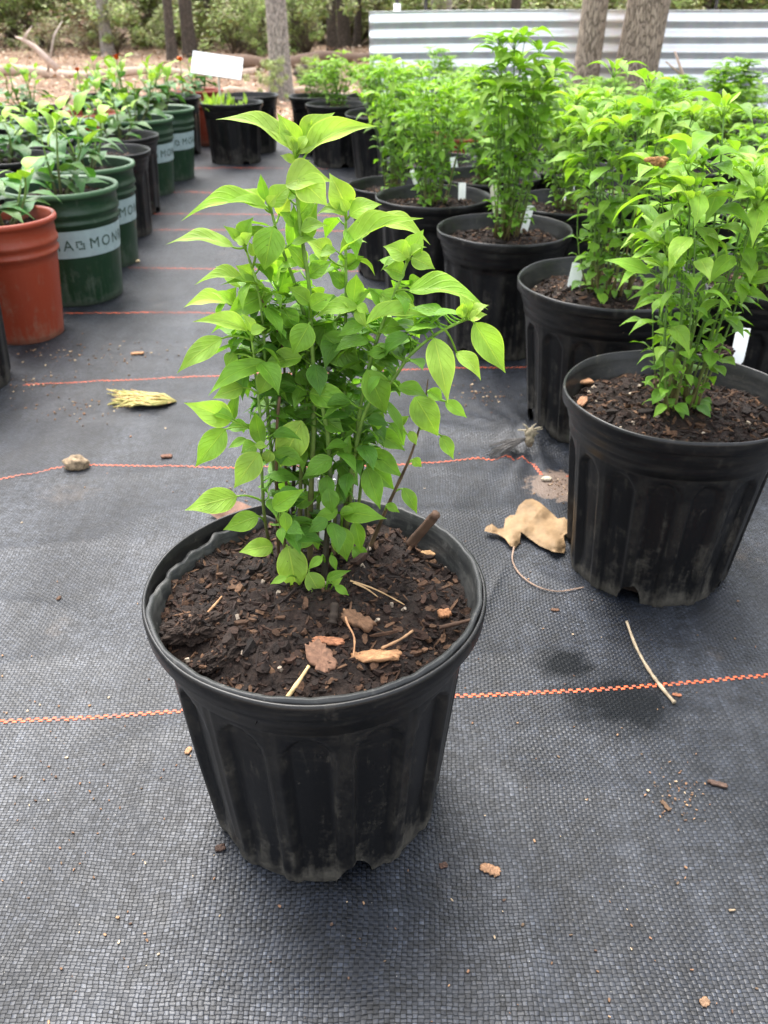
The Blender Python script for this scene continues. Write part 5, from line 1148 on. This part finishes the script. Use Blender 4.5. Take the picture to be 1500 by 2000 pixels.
for i, (px, py, s) in enumerate(((528, 200, .15), (600, 175, .13), (500, 112, .3))):
    p = G(px, py, 0); o = bpy.data.objects.new('sapling', BU[0] if i < 2 else BU[3]); C.objects.link(o); o.location = p; o.scale = (s*.8, s*.8, s); tag(o, ('thin light green sapling at the foot of the pale grey trunk', 'small sapling right of the pale grey trunk', 'green sapling left of the pale grey trunk')[i], 'sapling')
# distant wood
m = MB(); rr = random.Random(55)
for k in range(15000):
    x = rr.uniform(-26, 26); Y = rr.uniform(19, 34); z = abs(rr.gauss(0, 3.4)); c = rr.choice(GRN+OLV+OLV+[(.22, .19, .12), (.06, .07, .04)]); f = rr.uniform(.8, 1.4); a = rr.uniform(0, 6.3); s = rr.uniform(.2, .55)
    if noise.noise(Vector((x*.35, Y*.2, z*.5))) < -.28: continue
    e = Vector((x, Y, z))+Vector((math.cos(a), math.sin(a), rr.uniform(-.8, .8)))*s; leaf(m, (x, Y, z), e, Vector((-math.sin(a), math.cos(a), rr.gauss(0, .6))), s*.6, .2, .05, tuple(q*f for q in c), 'ovate', 2, 1, rr)
tag(m.build('distant_woods', FOLM), 'olive green mass of woodland in the distance', kind='stuff')
m = MB()  # unseen ring of big leaf cards, added to darken low reflections
for k in range(6000):
    a = rr.uniform(math.radians(-235), math.radians(55)); d_ = rr.uniform(8, 15); x = d_*math.cos(a); Y = d_*math.sin(a); z = rr.uniform(0, 5.0 if Y > -3 else 1.2)
    if Y > 4 and abs(x) < Y*.9: continue
    c = rr.choice(GRN+OLV); f = rr.uniform(.3, .8); b_ = rr.uniform(0, 6.3); s_ = rr.uniform(.4, .9)
    e = Vector((x, Y, z))+Vector((math.cos(b_), math.sin(b_), rr.uniform(-.8, .8)))*s_; leaf(m, (x, Y, z), e, Vector((-math.sin(b_), math.cos(b_), rr.gauss(0, .6))), s_*.6, .2, .05, tuple(q*f for q in c), 'ovate', 2, 1, rr)
tag(m.build('unseen_woods', FOLM), 'woodland standing round the other sides of the nursery yard', kind='stuff')
# leaf litter
m = MB(); rr = random.Random(56)
for k in range(14000):
    Y = 5.3+9*rr.random()**1.4; x = rr.uniform(-.62, .55)*Y; z = rr.uniform(0, .03)+.0; a = rr.uniform(0, 6.3); s = rr.uniform(.025, .07)
    c = rr.choice([(.42, .27, .17), (.33, .20, .12), (.50, .36, .25), (.24, .14, .09), (.58, .46, .35)]); p = Vector((x, Y, z))
    leaf(m, p, p+Vector((math.cos(a), math.sin(a), rr.uniform(-.1, .5)))*s, Vector((-math.sin(a), math.cos(a), rr.gauss(0, .3))), s*.6, .4, .12, c, 'ovate', 2, 1, rr)
tag(m.build('leaf_litter', WOODM), 'brown dead leaf litter covering the woodland edge', kind='stuff')
def log(a, b, r, col, label, cat='log', bend=.0, mat=None):
    A_, B_ = G(a[0], a[1], 0), G(b[0], b[1], 0); pts = [A_.lerp(B_, i/10)+Vector((0, bend*math.sin(i*.9), r*.7+.03*math.sin(i*1.3))) for i in range(11)]; rr = random.Random(len(label)); m = MB()
    m.tube(pts, [r*rr.uniform(.85, 1.12)*(1-.03*i) for i in range(11)], 12, cols=[tuple(x*q for x in col) for q in [rr.uniform(.7, 1.2) for _ in pts]]); return tag(m.build('fallen_log', mat or WOODM, origin=A_), label, cat)
log((395, 142), (760, 116), .075, (.20, .13, .09), 'dark fallen log stretching behind the white sign to the sheet', bend=.1)
log((-40, 152), (500, 150), .05, (.55, .42, .33), 'pale barkless log along the far left edge of the litter', bend=.06)
log((420, 190), (700, 186), .03, (.50, .38, .29), 'low pale branch on the litter left of the far pots', bend=.05)
p = G(620, 160, 0); m = MB(); blob(m, p+Vector((0, 0, .05)), .17, 4, .4, (1.2, .7, .75), (.09, .07, .055), 30); tag(m.build('stump', WOODM, origin=p), 'dark low stump between the pale trunk and the sheet', 'stump')
p = atY(110, 125, 7.2); q = [atY(x, y, 7.2) for x, y in ((112, 135), (88, 112), (68, 92), (46, 78), (30, 72))]; m = MB(); m.tube(q, [.03, .027, .021, .015, .007], 8, (.55, .43, .36)); m.tube([q[3], atY(52, 66, 7.2), atY(62, 52, 12)], [.013, .009, .004], 6, (.5, .4, .33)); m.tube([q[1]+Vector((0, 0, -.1)), atY(105, 70, 7.2), atY(122, 40, 12)], [.011, .008, .004], 6, (.4, .33, .28))
tag(m.build('dead_branch', WOODM, origin=q[0]), 'forked pale dead branch rising above the left shrubs', 'branch')
m = MB(); q = [atY(x, y, 4.1) for x, y in ((1318, 100), (1335, 150), (1352, 190), (1372, 240), (1385, 300))]; m.tube(q, [.004, .007, .009, .010, .011], 8, (.42, .30, .24)); m.tube([q[1], atY(1300, 120, 4.1)], [.006, .003], 6, (.4, .3, .24))
tag(m.build('dead_branch', WOODM, origin=q[-1]), 'thin bare leaning stick among the far right plants', 'branch')
# white car
car = thing('parked_car', 'white car parked behind the sheet at the upper right', 'car', (8.55, 15.5, -.28)); WP = mat_simple('white_paint', (.82, .82, .82), .25, 10, .03); GL = mat_simple('dark_glass', (.012, .014, .016), .08, 5, .1); TY = mat_simple('tyre_rubber', (.02, .02, .02), .8)
def extr(m, prof, hw, bev=.0):
    n = len(prof); rows = []
    for y, s in ((-hw, .97), (-hw+.06, 1.), (hw-.06, 1.), (hw, .97)): rows.append([Vector((x*s, y, z*s+(1-s)*.5)) for x, z in prof])
    b = m.grid(rows, wrap=True); m.f.append(tuple(range(b, b+n))[::-1]); m.f.append(tuple(range(b+3*n, b+4*n)))
m = MB(); extr(m, [(-2.25, .35), (-2.28, .75), (-2.15, .93), (-1.0, 1.04), (.2, 1.06), (1.9, 1.02), (2.2, .95), (2.25, .4)], .88); m.build('body', WP, car)
m = MB(); extr(m, [(-1.15, 1.03), (-.35, 1.42), (.9, 1.46), (1.75, 1.04)], .76); m.build('windows', GL, car)
m = MB(); extr(m, [(-.42, 1.425), (-.2, 1.47), (.75, 1.50), (.98, 1.465)], .72); m.build('roof', WP, car)
for sx_ in (-1.4, 1.4):
    for sy_ in (-.84, .84):
        m = MB(); m.tube([Vector((sx_, sy_-.1, .33)), Vector((sx_, sy_+.1, .33))], .33, 24, (.02, .02, .02)); wv = m.build('wheel', TY, car); m = MB(); m.tube([Vector((sx_, sy_-.11, .33)), Vector((sx_, sy_+.11, .33))], .19, 16); m.build('rim', METAL, wv)
for sy_ in (-.6, .6): m = MB(); m.box((-2.26, sy_, .72), .03, .16, .07); m.build('headlight', WHITE, car, smooth=False)
